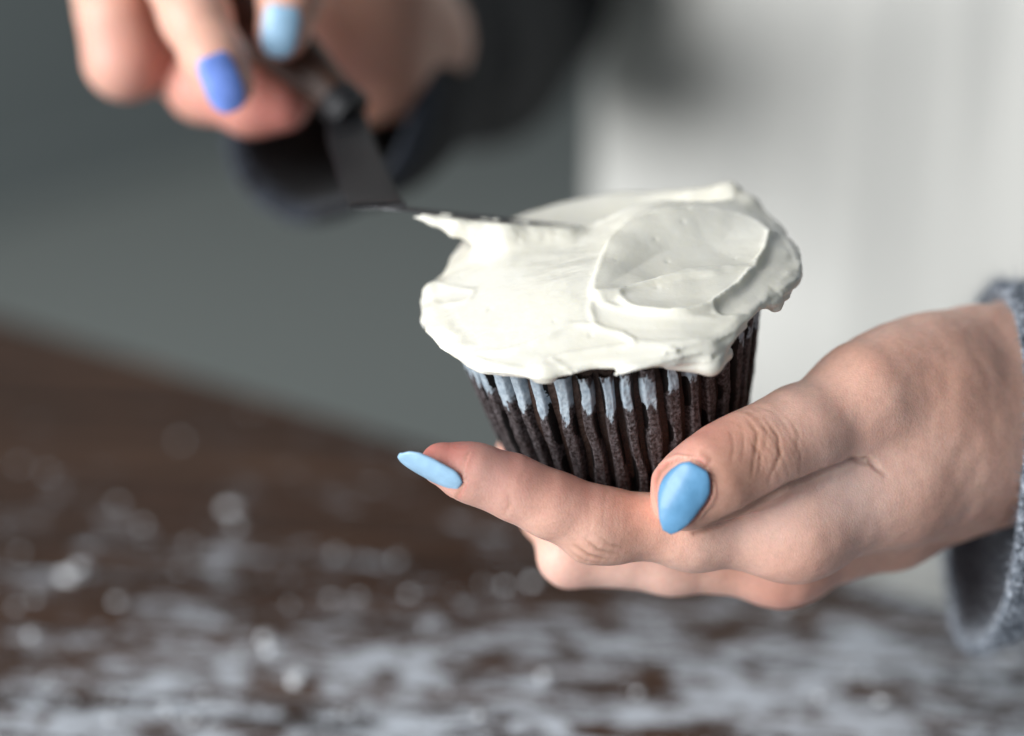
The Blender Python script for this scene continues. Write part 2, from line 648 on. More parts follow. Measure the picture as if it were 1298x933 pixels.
while len(spots) < 1000:
    px, py = rs.uniform(-100, 1400), rs.uniform(520, 1000)
    dens = sstep(640, 900, py) * 0.9 + 0.05
    dens *= 0.12 + 0.88 * sstep(0.0, 0.4, noise(np.array([[px / 150, (py - 0.12 * px) / 45, 0.3]]), 1.0, 3)[0])
    if rs.rand() > dens:
        continue
    q = on_table(px, py)
    spots.append((q[0], q[1], 0.00025 + 0.0009 * rs.rand() ** 7))
sp = np.array(spots)
keep = ((np.c_[sp[:, :2], np.zeros(len(sp))] - np.array([E0[0], E0[1], 0])) @ en) > 0.004
sp = sp[keep]
VV, FF = [], []
for i, (x, y, r) in enumerate(sp):
    jit = 1 + 0.25 * rs.normal(size=(12, 1)) * 0.6
    v = ico_v * jit * np.array([r * rs.uniform(0.8, 1.4), r * rs.uniform(0.8, 1.3), r * 0.6])
    VV.append(v + np.array([x, y, TABLE_Z + r * 0.35]))
    FF.append(ico_f + 12 * i)
put('flour', mesh('flour', np.concatenate(VV), np.concatenate(FF), M_FLOUR), kind='stuff')

# ------------------------------------------------------------------ cupcake
e_ = math.radians(24)
t_ = math.radians(10.2)
BACK = -FWD
AX = unit(-math.sin(t_) * math.cos(e_) * RIGHT + math.cos(t_) * math.cos(e_) * UPV + math.sin(e_) * BACK)
CX = unit(math.cos(t_) * RIGHT + math.sin(t_) * UPV)
CX = unit(CX - AX * (CX @ AX))
CY = np.cross(AX, CX)                                # away from the camera
CT = P(779, 394, 0.41)                               # centre of the liner's rim
LH = 0.0325
CB = CT - AX * LH
R0, R1 = 0.0236, 0.0307
LOFF = -0.0016                        # the case sits a little left of the frosting's centre


def cup_to_world(q):
    return CT + q[:, 0:1] * CX + q[:, 1:2] * CY + q[:, 2:3] * AX


def px_to_cup(px, py, h):
    """pixel on the plane h metres above the rim -> cup (x,y,h)"""
    r = RIGHT * (px - 649.0) / FPX - UPV * (py - 466.5) / FPX + FWD
    t = ((CT + AX * h - CAM) @ AX) / (r @ AX)
    q = CAM + r * t - CT
    return np.array([q @ CX, q @ CY, h])


cupcake = root('cupcake', CB, 'chocolate cupcake in pleated brown paper case, topped with swirled white frosting', 'cupcake')

# paper liner
NP = 42
nu, nv = NP * 26, 100
th = np.linspace(0, 2 * np.pi, nu, endpoint=False)
vv = np.linspace(0, 1, nv)
T, Vv = np.meshgrid(th, vv, indexing='ij')
T = T.ravel(); Vv = Vv.ravel()
ring = np.stack([np.cos(T) * 3, np.sin(T) * 3, Vv * 1.2], 1)
warp = 0.040 * noise(ring, 1.0, 1) + 0.006 * noise(ring * [4, 4, 1.5], 1.0, 2) + 0.005 * noise(ring * [5, 5, 3.0], 1.0, 8)
ph = (T + warp) * NP
tri = (ph / (2 * np.pi)) % 1.0                        # 0..1 across one pleat
pid = np.floor(ph / (2 * np.pi)).astype(int)
prs = np.random.RandomState(3).rand(200)
skew = 0.5 + 0.09 * np.sin(T * 1.0 + 2.2)
x = np.where(tri < skew, tri / skew, (1 - tri) / (1 - skew))   # 0 valley, 1 ridge
prof = sstep(0.04, 0.66, x) ** 0.85
amp = (0.0017 + 0.0016 * sstep(0.0, 0.55, Vv)) * (0.92 + 0.16 * prs[pid % 200])
amp *= 1 - 0.55 * (1 - sstep(0.0, 0.10, Vv))
rad = R0 + (R1 - R0) * (Vv ** 0.92) + 0.0002 + amp * (prof - 0.72)
crk = 0.00022 * noise(np.stack([np.cos(T) * 16, np.sin(T) * 16, Vv * 12], 1), 1.0, 4)
crk += 0.00013 * noise(np.stack([np.cos(T) * 60, np.sin(T) * 60, Vv * 60], 1), 1.0, 5)
rad += crk
lean = 0.0007 * noise(np.stack([np.cos(T) * 5, np.sin(T) * 5, Vv * 3], 1), 1.0, 6)
zz = -LH + LH * Vv + 0.0004 * noise(ring, 3.0, 7) * Vv
# rounded turn at the base
zz = zz + 0.0
rad = rad - 0.0013 * (1 - sstep(0, 0.05, Vv))
q = np.stack([LOFF + rad * np.cos(T) - np.sin(T) * lean, rad * np.sin(T) + np.cos(T) * lean, zz], 1)
Wc = cup_to_world(q)
# inner skin for thickness
q2 = np.stack([LOFF + (rad - 0.00025) * np.cos(T), (rad - 0.00025) * np.sin(T), zz], 1)
Wi = cup_to_world(q2)
nbv = len(Wc)
F1 = grid_faces(nu, nv, wrap_u=True)
F2 = F1[:, ::-1] + nbv
top = np.arange(nu) * nv + nv - 1
topn = np.roll(top, -1)
F3 = np.stack([top, topn, topn + nbv, top + nbv], 1)
bot = np.arange(nu) * nv
botn = np.roll(bot, -1)
cb = cup_to_world(np.array([[LOFF, 0, -LH + 0.0008]]))
Vall = np.concatenate([Wc, Wi, cb])
F4 = np.stack([botn, bot, np.full(nu, 2 * nbv), np.full(nu, 2 * nbv)], 1)
cl = np.array(cupcake.location)
me = bpy.data.meshes.new('paper_case')
faces = np.concatenate([F1, F2, F3]).tolist() + [[a, b, 2 * nbv] for a, b in zip(botn.tolist(), bot.tolist())]
me = mesh('paper_case', Vall - cl, faces, M_LINER)
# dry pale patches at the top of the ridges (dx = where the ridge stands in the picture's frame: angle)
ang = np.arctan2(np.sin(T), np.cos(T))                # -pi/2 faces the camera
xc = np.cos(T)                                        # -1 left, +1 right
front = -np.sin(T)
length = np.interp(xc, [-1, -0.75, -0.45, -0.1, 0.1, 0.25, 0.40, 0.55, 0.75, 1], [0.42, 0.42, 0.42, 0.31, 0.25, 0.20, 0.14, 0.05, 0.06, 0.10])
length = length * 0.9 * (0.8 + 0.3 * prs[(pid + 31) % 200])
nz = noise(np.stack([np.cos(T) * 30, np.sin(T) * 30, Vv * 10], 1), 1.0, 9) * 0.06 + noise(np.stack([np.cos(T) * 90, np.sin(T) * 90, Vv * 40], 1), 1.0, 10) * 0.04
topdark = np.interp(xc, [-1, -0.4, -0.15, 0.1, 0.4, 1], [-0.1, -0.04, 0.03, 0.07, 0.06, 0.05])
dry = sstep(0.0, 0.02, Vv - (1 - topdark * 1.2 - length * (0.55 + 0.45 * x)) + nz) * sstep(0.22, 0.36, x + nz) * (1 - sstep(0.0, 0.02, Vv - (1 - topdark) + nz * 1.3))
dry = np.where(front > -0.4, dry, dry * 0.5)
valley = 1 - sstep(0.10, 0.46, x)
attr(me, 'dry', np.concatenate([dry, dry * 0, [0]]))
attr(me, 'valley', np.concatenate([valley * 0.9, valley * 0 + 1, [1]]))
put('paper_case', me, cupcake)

# cake crumb inside the liner
nu2, nr = 160, 14
th = np.linspace(0, 2 * np.pi, nu2, endpoint=False)
rows = []
for k, (rf, z) in enumerate([(0.0, 0.004), (0.3, 0.004), (0.6, 0.0035), (0.8, 0.0025), (0.92, 0.0012), (0.965, -0.0006), (0.95, -0.005), (0.9, -0.012), (0.8, -0.025), (0.7, -0.030), (0.0, -0.031)]):
    rr_ = R1 * rf
    rows.append(np.stack([rr_ * np.cos(th), rr_ * np.sin(th), np.full(nu2, z)], 1))
q = np.stack(rows, 1).reshape(-1, 3)
q = q * (1 + 0.02 * noise(q, 400, 3))[:, None] + [LOFF, 0, 0]
child('cake', cup_to_world(q), grid_faces(nu2, len(rows), wrap_u=True)[:, ::-1], M_CAKE, cupcake)


# frosting: an implicit body; patches are (outline pixels with heights in mm, blend, lip)
def smooth_poly(pts, n=8):
    pts = np.asarray(pts, float)
    out = []
    N = len(pts)
    for i in range(N):
        p0, p1, p2, p3 = pts[i - 1], pts[i], pts[(i + 1) % N], pts[(i + 2) % N]
        for t in np.arange(n) / n:
            out.append(0.5 * ((2 * p1) + (-p0 + p2) * t + (2 * p0 - 5 * p1 + 4 * p2 - p3) * t * t + (-p0 + 3 * p1 - 3 * p2 + p3) * t ** 3))
    return np.array(out)


def poly_sd(xy, poly):
    d = np.full(len(xy), 1e9)
    ins = np.zeros(len(xy), bool)
    a = poly[-1]
    for b in poly:
        ab = b - a
        pa = xy - a
        t = np.clip((pa @ ab) / max(ab @ ab, 1e-18), 0, 1)
        r = pa - t[:, None] * ab
        d = np.minimum(d, (r * r).sum(1))
        c = ((a[1] > xy[:, 1]) != (b[1] > xy[:, 1]))
        with np.errstate(divide='ignore', invalid='ignore'):
            c &= xy[:, 0] < (b[0] - a[0]) * (xy[:, 1] - a[1]) / (b[1] - a[1] + 1e-18) + a[0]
        ins ^= c
        a = b
    return np.where(ins, -1, 1) * np.sqrt(d)


# main shape of the top: (pixel, height in mm above the rim of the case), then points at the hidden back
BASE_PTS = [px_to_cup(a, b, h * 1e-3) for a, b, h in (
    (565, 325, 12.3), (548, 390, 9.5), (600, 300, 14.0), (600, 288, 15.6), (650, 296, 16.2), (700, 303, 14.5), (640, 332, 14.4), (700, 332, 14.2),
    (600, 370, 12.0), (660, 385, 11.8), (720, 372, 13.0), (738, 322, 14.5), (762, 286, 15.3), (800, 268, 17.2), (845, 262, 17.2), (882, 264, 15.8),
    (600, 430, 7.8), (660, 440, 7.2), (720, 450, 6.2), (790, 450, 5.6), (860, 445, 5.2), (760, 410, 9.2), (850, 400, 9.2), (930, 390, 7.6), (985, 330, 9.0), (1000, 370, 6.8), (950, 280, 12.3))]
BASE_PTS += [np.array(q) * 1e-3 for q in ((0, 38, 13.8), (-20, 33, 14.2), (20, 34, 13.6), (37, 10, 9.6), (-38, 4, 10.5), (-38, -8, 9.3))]
BASE_PTS = np.array(BASE_PTS)


def _tps(r2):
    return 0.5 * r2 * np.log(r2 + 1e-12)


_bx = BASE_PTS[:, :2] * 30
_n = len(_bx)
_K = _tps(((_bx[:, None] - _bx[None]) ** 2).sum(-1)) + np.eye(_n) * 0.01
_Pm = np.c_[np.ones(_n), _bx]
_sol = np.linalg.solve(np.block([[_K, _Pm], [_Pm.T, np.zeros((3, 3))]]), np.r_[BASE_PTS[:, 2], 0, 0, 0])


def base_height(x, y):
    X = np.stack([x, y], 1) * 30
    H = _sol[_n] + X @ _sol[_n + 1:]
    for k in range(_n):
        H = H + _sol[k] * _tps(((X - _bx[k]) ** 2).sum(1))
    return np.clip(H, 0.002, 0.02)


PATCHES = [
    # back plane behind the big ridge
    dict(pts=[(640, 330, 11.0), (606, 310, 12.2), (612, 288, 13.4), (645, 262, 13.6), (700, 243, 13.8), (780, 230, 14.0), (870, 228, 14.0), (935, 238, 13.4), (900, 286, 9.4), (845, 300, 9.0), (800, 308, 9.0), (760, 316, 9.2), (715, 324, 9.4)], w=0.6, lip=0.4, lipw=1.0, sag=0.2),
    # big scoop on the right
    dict(pts=[(752, 368, 13.8), (757, 335, 15.4), (772, 298, 16.8), (805, 274, 17.4), (845, 263, 17.2), (875, 259, 16.4), (908, 264, 14.8), (942, 272, 13.0), (968, 284, 11.8), (980, 302, 10.6), (968, 322, 10.0), (948, 338, 9.8), (900, 344, 10.6), (850, 353, 11.4), (800, 365, 12.6)], w=0.85, lip=0.32, sag=1.8),
    # step under the scoop
    dict(pts=[(788, 373, 12.0), (850, 356, 11.6), (905, 347, 10.9), (950, 340, 10.0), (935, 362, 9.4), (905, 384, 9.4), (860, 394, 10.0), (815, 392, 11.0)], w=0.5, lip=0.35, sag=0.5),
    # outer swirl on the right
    dict(rel=1, pts=[(978, 298, -.9), (990, 293, -.4), (1008, 318, 0), (1016, 350, 0), (1006, 374, 0), (975, 390, 0), (925, 400, -.3), (908, 388, -.8), (942, 360, -1.1), (966, 328, -1.2)], w=0.5, lip=0.5, sag=0.5),
    # front band
    dict(rel=1, pts=[(752, 382, -.2), (800, 395, -.4), (870, 402, -.4), (935, 400, -.3), (998, 380, -.2), (992, 398, 0), (940, 424, .2), (870, 434, .2), (800, 434, .2), (760, 420, .1)], w=0.5, lip=0.4, sag=0.8),
    # folds at the front left
    dict(rel=1, pts=[(600, 447, 0), (640, 446, -.5), (690, 430, -.6), (730, 412, -.5), (790, 425, -.2), (800, 450, .2), (720, 466, .4), (640, 464, .3)], w=0.45, lip=0.42, sag=0.1),
    dict(rel=1, pts=[(700, 455, 0), (740, 446, -.4), (790, 440, -.4), (850, 442, -.3), (860, 456, .1), (790, 468, .2), (730, 466, .2)], w=0.35, lip=0.36, sag=0.0),
    # little notch at the left rim
    dict(rel=1, pts=[(548, 362, -.3), (575, 366, -.2), (600, 370, .4), (592, 382, .3), (570, 386, .1), (550, 380, -.4)], w=0.4, lip=0.25, sag=0.2),
]
for pt in PATCHES:
    if pt.get('rel'):
        pts = []
        for a, b, h in pt['pts']:
            q = px_to_cup(a, b, 0.008)
            for _ in range(6):
                q = px_to_cup(a, b, float(base_height(np.array([q[0]]), np.array([q[1]]))[0]) * 0.6 + 0.4 * q[2])
            q[2] = base_height(np.array([q[0]]), np.array([q[1]]))[0] + h * 1e-3
            pts.append(q)
        pts = np.array(pts)
    else:
        pts = np.array([px_to_cup(a, b, h * 1e-3) for a, b, h in pt['pts']])
    pt['xy'] = smooth_poly(pts)[:, :2]
    pt['ctr'] = pts
    pt['bz'] = base_height(pts[:, 0], pts[:, 1])
    pt['size'] = 0.5 * np.sqrt(np.ptp(pts[:, 0]) * np.ptp(pts[:, 1]))


def top_height(x, y):
    base = base_height(x, y)
    H = base + 0.00018 * noise(np.stack([x, y * 2.2, x * 0], 1), 130, 22) + 0.00006 * noise(np.stack([x, y * 3, x * 0], 1), 500, 23) + 0.00007 * noise(np.stack([x * 0.5 + y * 0.1, y * 3 - x * 0.6, x * 0], 1), 700, 24)
    xy = np.stack([x, y], 1)
    for pt in PATCHES:
        c = pt['ctr']
        m = (np.abs(x - c[:, 0].mean()) < np.ptp(c[:, 0]) / 2 + 0.006) & (np.abs(y - c[:, 1].mean()) < np.ptp(c[:, 1]) / 2 + 0.006)
        if not m.any():
            continue
        d = poly_sd(xy[m], pt['xy'])
        # inverse distance height from the outline's control points
        ww = 0
        hh = 0
        for k in range(len(c)):
            q = 1 / ((x[m] - c[k, 0]) ** 2 + (y[m] - c[k, 1]) ** 2 + 1.6e-5) ** 1.5
            ww = ww + q
            hh = hh + q * (c[k, 2] - (pt['bz'][k] if pt.get('rel') else 0))
        hp = hh / ww + (base[m] if pt.get('rel') else 0)
        hp = hp - pt.get('sag', 0) * 1e-3 * sstep(0, 0.9 * pt['size'], -d)
        wgt = sstep(pt['w'] * 1e-3, -pt['w'] * 1e-3, d)
        wav = 1 + 0.6 * noise(np.c_[xy[m], d * 0], 300, 21)
        H[m] = H[m] * (1 - wgt) + hp * wgt + pt['lip'] * 1e-3 * wav * np.exp(-(d / (pt.get('lipw', 0.65) * 1e-3)) ** 2)
    for k, (dx_, dy_) in enumerate(NICKS):
        r2 = ((x - dx_) ** 2 + ((y - dy_) * 0.6) ** 2) / (0.00020 + 0.00010 * (k % 3)) ** 2
        H = H - 0.00022 * np.exp(-r2)
    return H


NICKS = [px_to_cup(a, b, 0.012)[:2] for a, b in ((795, 305), (833, 318), (846, 331), (930, 317), (875, 288), (868, 300), (930, 330), (782, 345), (620, 385), (655, 350), (700, 395), (832, 360), (905, 372), (584, 352), (745, 400), (812, 412), (905, 410))]
_gn, _gs = 640, 0.00016
_ga = (np.arange(_gn) - _gn / 2) * _gs
_GX, _GY = np.meshgrid(_ga, _ga, indexing='ij')
HMAP = top_height(_GX.ravel(), _GY.ravel()).reshape(_gn, _gn)


def height_at(x, y):
    fx = np.clip(x / _gs + _gn / 2, 0, _gn - 1.001)
    fy = np.clip(y / _gs + _gn / 2, 0, _gn - 1.001)
    i, j = fx.astype(int), fy.astype(int)
    u, v = fx - i, fy - j
    return (HMAP[i, j] * (1 - u) + HMAP[i + 1, j] * u) * (1 - v) + (HMAP[i, j + 1] * (1 - u) + HMAP[i + 1, j + 1] * u) * v


_prof_a = np.radians(np.array([-180, -165, -150, -135, -120, -105, -90, -75, -60, -48, -40, -30, -15, 0, 15, 30, 60, 90, 120, 150, 165, 180]))
_prof_r = np.array([39.0, 39.4, 39.6, 39.6, 39.2, 38.8, 38.6, 38.4, 38.2, 37.6, 37.8, 38.6, 39.4, 39.6, 39.4, 38.8, 39.6, 40.0, 39.8, 39.0, 38.8, 39.0]) * 1e-3
_bot_z = np.array([3.2, 3.0, 2.2, 0.6, 0.4, 0.6, 0.6, 1.0, 0.4, 1.6, 2.2, 1.4, 0.6, 1.6, 1.4, 1.0, 1, 1, 1, 2, 3.0, 3.2]) * 1e-3

B0 = P(515, 271, 0.4140)
B1 = P(726, 291, 0.4140)
SPK = [P(523, 274, 0.4130), P(578, 286, 0.4125), P(640, 297, 0.4125), P(716, 300, 0.4125)]


def frosting_f(p):
    q = p - CT
    x, y, z = q @ CX, q @ CY, q @ AX
    r = np.sqrt(x * x + y * y)
    a = np.arctan2(y, x)
    H = height_at(x, y)
    ca, sa = np.cos(a), np.sin(a)
    c3 = np.stack([ca, sa, z * 0], 1)
    R = np.interp(a, _prof_a, _prof_r) - 0.0010
    zb = np.interp(a, _prof_a, _bot_z)
    lob = noise(c3 * [5, 5, 1], 1.0, 31)
    lob2 = noise(c3 * [9, 9, 1], 1.0, 32)
    zb = zb + 0.0022 + 0.0011 * lob + 0.0003 * lob2
    # drag strokes round the side: long in angle, short in height
    near = (np.abs(r - R) < 0.006)
    n1 = np.zeros(len(z)); n2 = np.zeros(len(z)); n3 = np.zeros(len(z))
    if near.any():
        cn, sn, zn, ln_ = ca[near], sa[near], z[near], lob[near]
        n1[near] = 0.5 - 1.6 * np.abs(noise(np.stack([cn * 1.8, sn * 1.8, zn / 0.0040 + 0.35 * ln_], 1), 1.0, 33))
        n2[near] = 0.4 - 1.5 * np.abs(noise(np.stack([cn * 3, sn * 3, zn / 0.0016 + 0.4 * ln_], 1), 1.0, 34))
        n3[near] = np.abs(noise(np.stack([cn * 7, sn * 7, zn / 0.0034], 1), 1.0, 35)) * 2.0 + np.abs(noise(np.stack([cn * 16, sn * 16, zn / 0.0020], 1), 1.0, 36)) * 0.8 - 0.5
    right = sstep(0.55, 0.95, ca)
    R = R + 0.0002 * lob2
    # lower lip bulges out
    R = R + 0.0010 * np.exp(-((z - zb - 0.0028) / 0.0022) ** 2) - 0.0016 * sstep(0.004, 0.012, z)
    side = (r - R)
    d = smax((z - H), side, 0.0046)
    d = smax(d, -(z - zb) * 0.9, 0.0022)
    left = sstep(0.5, 0.9, -ca)
    wside = sstep(-0.0035, -0.0005, side) * sstep(0.0135, 0.009, z) * (1 - 0.6 * right)
    d = d - wside * ((0.0010 + 0.0008 * left) * n1 + 0.0007 * n2 + right * 0.0008 * n3)
    # hollow under the overhang never below the cake top
    # fringe curl at lower right of the front
    cur = cone(p, P(850, 458, 0.3800), P(900, 459, 0.3790), 0.0016, 0.0025)
    cur = smin(cur, cone(p, P(900, 459, 0.3790), P(922, 450, 0.3815), 0.0025, 0.0010), 0.001)
    cur = smax(cur, -cone(p, P(905, 452, 0.3765), P(925, 444, 0.3775), 0.0008, 0.0010), 0.0008)
    d = smin(d, cur, 0.0035)
    for (u, v, dd, rr1) in ((545, 408, 0.4075, 0.0017), (549, 372, 0.41, 0.0022), (690, 470, 0.379, 0.0013)):
        d = smin(d, np.sqrt(((p - P(u, v, dd)) ** 2).sum(1)) - rr1, 0.003)
    # bright crest at the back right
    crest = cone(p, P(882, 254, 0.428), P(925, 247, 0.427), 0.0012, 0.0022)
    crest = smin(crest, cone(p, P(925, 247, 0.427), P(950, 262, 0.424), 0.0022, 0.0018), 0.002)
    crest = smin(crest, cone(p, P(950, 262, 0.424), P(982, 296, 0.419), 0.0018, 0.0012), 0.002)
    d = smin(d, crest, 0.005)
    # wave of frosting pushed up along the blade and drawn to a point
    wob = 0.0003 * noise(p, 260, 41) + 0.00015 * noise(p, 700, 42)
    wv = cone(p, SPK[0], SPK[1], 0.0003, 0.0019)
    wv = smin(wv, cone(p, SPK[1], SPK[2], 0.0021, 0.0038), 0.002)
    wv = smin(wv, cone(p, SPK[2], SPK[3], 0.0038, 0.0022), 0.002)
    wv = wv + wob
    # flat face where the blade scrapes it
    bn = unit(np.cross(B1 - B0, CAM - (B0 + B1) / 2))
    if bn @ UPV < 0:
        bn = -bn
    wv = smax(wv, (p - B0) @ bn + 0.0000, 0.0006)
    d = smin(d, wv, 0.0045)
    # flecks caught on the blade's edge
    for k, t in enumerate((0.12, 0.2, 0.24, 0.33, 0.45, 0.52, 0.63, 0.7)):
        cc = B0 + (B1 - B0) * t + bn * 0.0002 + (CAM - B0) / 0.42 * 0.001
        d = smin(d, cone(p, cc - (B1 - B0) * 0.015, cc + (B1 - B0) * 0.02, 0.0003, 0.00035 + 0.0002 * (k % 3)), 0.0012)
    return d


c = CT
V, F = surface_nets(frosting_f, c - [0.058, 0.052, 0.034], c + [0.05, 0.056, 0.036], 0.00042, 4, 1.6)
V = project(frosting_f, V, 1, 3e-4, 0.5)
child('frosting', V, F, M_FROST, cupcake)

# ------------------------------------------------------------------ hands
def chain(f, pts, k):
    """pts: list of (point, radius)"""
    out = None
    for (a, ra), (b, rb) in zip(pts[:-1], pts[1:]):
        d = cone(f, a, b, ra, rb)
        out = d if out is None else smin(out, d, k)
    return out


def J(px, py, d, rpx):
    return (P(px, py, d), rpx * d / FPX)


# left hand of the picture's lower right
THUMB = [J(1285, 492, .428, 92), J(1180, 494, .415, 76), J(1092, 515, .403, 66), J(1010, 553, .395, 56), J(958, 580, .3905, 56), J(905, 606, .386, 50), J(868, 630, .3845, 43)]
INDEX = [J(1270, 548, .425, 85), J(1130, 612, .408, 74), J(1012, 664, .400, 60), J(880, 673, .3965, 46), J(755, 661, .3925, 41.5), J(700, 640, .3905, 38), J(650, 617, .389, 36.5), J(600, 600, .3875, 34), J(560, 588, .3865, 27)]
MIDDLE = [J(1285, 572, .44, 78), J(1130, 658, .428, 60), J(1000, 716, .419, 43), J(850, 713, .417, 38), J(722, 704, .416, 37), J(694, 650, .428, 32), J(664, 590, .436, 29), J(655, 572, .438, 24)]
RING = [J(1290, 560, .455, 80), J(1120, 650, .447, 60), J(1000, 690, .438, 46), J(860, 680, .438, 38), J(745, 655, .438, 35), J(712, 610, .448, 30), J(688, 575, .455, 25)]
PINKY = [J(1300, 545, .468, 72), J(1130, 600, .465, 52), J(1015, 640, .458, 40), J(900, 640, .458, 32), J(815, 625, .460, 30), J(780, 590, .466, 26), J(752, 560, .472, 21)]


def nail_frame(c, ln, nm):
    ln = unit(ln)
    nm = unit(nm - ln * (nm @ ln))
    return dict(c=c, l=ln, n=nm, s=np.cross(nm, ln))


NAILS = []


def nail_effect(p, N):
    q = p - N['c']
    u = (q @ N['l']) / (N['L'] / 2)
    s_ = q @ N['s']
    n_ = q @ N['n']
    hw = np.where(s_ > 0, np.interp(u, N['u'], N['wr']), np.interp(u, N['u'], N['wl']))
    v = np.abs(s_) / np.maximum(hw, 1e-4)
    e1 = np.maximum(v - 1, (np.abs(u) - 1) * 1.0)
    near = (n_ > -N['rc'] * 1.1) & (np.abs(u) < 2) & (v < 2)
    return u, v, e1, near


def hand_core(p):
    palm = chain(p, THUMB[:3], 0.006)
    palm = smin(palm, chain(p, INDEX[:3], 0.004), 0.007)
    palm = smin(palm, chain(p, MIDDLE[:3], 0.004), 0.010)
    palm = smin(palm, chain(p, RING[:3], 0.004), 0.010)
    palm = smin(palm, chain(p, PINKY[:3], 0.004), 0.010)
    # heel of hand, wrist, forearm
    for a, b, ra, rb, k in ((P(1290, 500, .435), P(1420, 490, .455), .0185, .0180, .012), (P(1300, 545, .462), P(1420, 525, .475), .0170, .0180, .012),
                            (P(1420, 508, .462), P(1640, 478, .51), .0215, .024, .015)):
        palm = smin(palm, cone(p, a, b, ra, rb), k)
    # muscle between thumb and index metacarpals
    palm = smin(palm, cone(p, P(1000, 632, .399), P(1190, 590, .414), .0068, .0100), 0.010)
    palm = smin(palm, cone(p, P(1160, 520, .412), P(1260, 560, .424), .0120, .0135), 0.012)
    # knuckles of index and middle finger
    palm = smin(palm, cone(p, P(1003, 685, .3985), P(1022, 678, .400), .0060, .0058), 0.006)
    palm = smin(palm, cone(p, P(982, 727, .4175), P(1006, 718, .418), .0058, .0056), 0.006)
    # thumb knuckle
    palm = smin(palm, cone(p, P(1096, 492, .402), P(1112, 486, .404), .0086, .0088), 0.006)
    palm = smin(palm, cone(p, P(1140, 462, .409), P(1230, 436, .422), .0060, .0065), 0.008)
    d = palm
    th_ = chain(p, THUMB[2:], 0.005)
    # the pad of the thumb, pressed against the case
    th_ = smin(th_, cone(p, P(915, 585, .392), P(868, 612, .390), .0062, .0052), 0.005)
    i_ = chain(p, INDEX[2:], 0.004)
    i_ = smin(i_, cone(p, P(750, 681, .3925), P(775, 682, .393), .0042, .0044), 0.005)
    m_ = chain(p, MIDDLE[2:], 0.0035)
    r_ = chain(p, RING[2:], 0.0035)
    l_ = chain(p, PINKY[2:], 0.0035)
    out = smin(palm, i_, 0.007)
    for g, kk in ((m_, 0.0055), (r_, 0.006), (l_, 0.006)):
        out = np.minimum(out, smin(palm, g, kk))
    t1 = smin(palm, th_, 0.0045)
    out = smin(out, t1, 0.0006)
    return out


def seg_coord(p, a, b):
    ab = b - a
    L = np.linalg.norm(ab)
    u = ab / L
    q = p - a
    s_ = q @ u
    return s_, q - s_[:, None] * u


def creases(p, lst):
    d = np.zeros(len(p))
    for (a, b, pos, dep, wid, nrm, half, seed) in lst:
        s_, rad_ = seg_coord(p, a, b)
        nr = nrm
        side = (rad_ @ nr) / np.maximum(np.linalg.norm(rad_, axis=1), 1e-9)
        near = np.linalg.norm(rad_, axis=1) < 0.014
        mk = sstep(half, min(half + 0.35, 0.999), side) * near
        lat = rad_ @ np.cross(nr, unit(b - a))
        wig = 0.0009 * noise(np.stack([lat, np.full(len(p), seed * 0.01), lat * 0], 1), 260, seed) + 12.0 * lat * lat * (1 if seed % 2 else -1) * 0.6
        d += dep * mk * np.exp(-((s_ - pos - wig) / wid) ** 2) * (0.7 + 0.6 * noise(p, 300, seed + 3))
    return d


T_IP = THUMB[4][0]
T_a, T_b = THUMB[3][0], THUMB[5][0]
camdir = unit(CAM - T_IP)
tn = unit(camdir * 0.9 + UPV * 0.25)
LT = np.linalg.norm(T_IP - T_a)
CREASE = []
for i, (off, dep, wid) in enumerate(((-5.2, .16, .32), (-3.6, .38, .42), (-2.1, .22, .28), (-0.9, .18, .26), (0.4, .42, .40), (1.5, .22, .26), (2.6, .26, .30), (3.7, .16, .26), (5.0, .10, .26))):
    CREASE.append((T_a, T_b, LT + off * 1e-3, dep * 1e-3, wid * 1e-3, tn, 0.35, 50 + i))
IPI = INDEX[4][0]
I_a, I_b = INDEX[3][0], INDEX[5][0]
LI = np.linalg.norm(IPI - I_a)
dn = unit(camdir * 0.75 - UPV * 0.75)
for i, (off, dep, wid) in enumerate(((-4.5, .13, .3), (-2.8, .22, .3), (-1.3, .25, .3), (0.3, .28, .32), (1.8, .2, .28), (3.2, .14, .28))):
    CREASE.append((I_a, I_b, LI + off * 1e-3, dep * 1e-3, wid * 1e-3, dn, 0.45, 70 + i))
upn = unit(camdir * 0.5 + UPV)
CREASE.append((I_a, I_b, LI + 0.2e-3, .25e-3, .6e-3, upn, 0.25, 81))
CREASE.append((I_a, I_b, LI - 2.0e-3, .12e-3, .4e-3, upn, 0.45, 84))
D_a, D_b = INDEX[5][0], INDEX[7][0]
LD = np.linalg.norm(INDEX[6][0] - D_a)
CREASE.append((D_a, D_b, LD + 0.0e-3, .2e-3, .6e-3, upn, 0.2, 83))
CREASE.append((D_a, D_b, LD + 1e-3, .12e-3, .5e-3, dn, 0.2, 85))
CREASE.append((D_a, D_b, LD - 1.4e-3, .1e-3, .4e-3, dn, 0.5, 86))


def to_px(p):
    q = p - CAM
    d = q @ FWD
    return np.stack([649 + (q @ RIGHT) / d * FPX, 466.5 - (q @ UPV) / d * FPX], 1), d


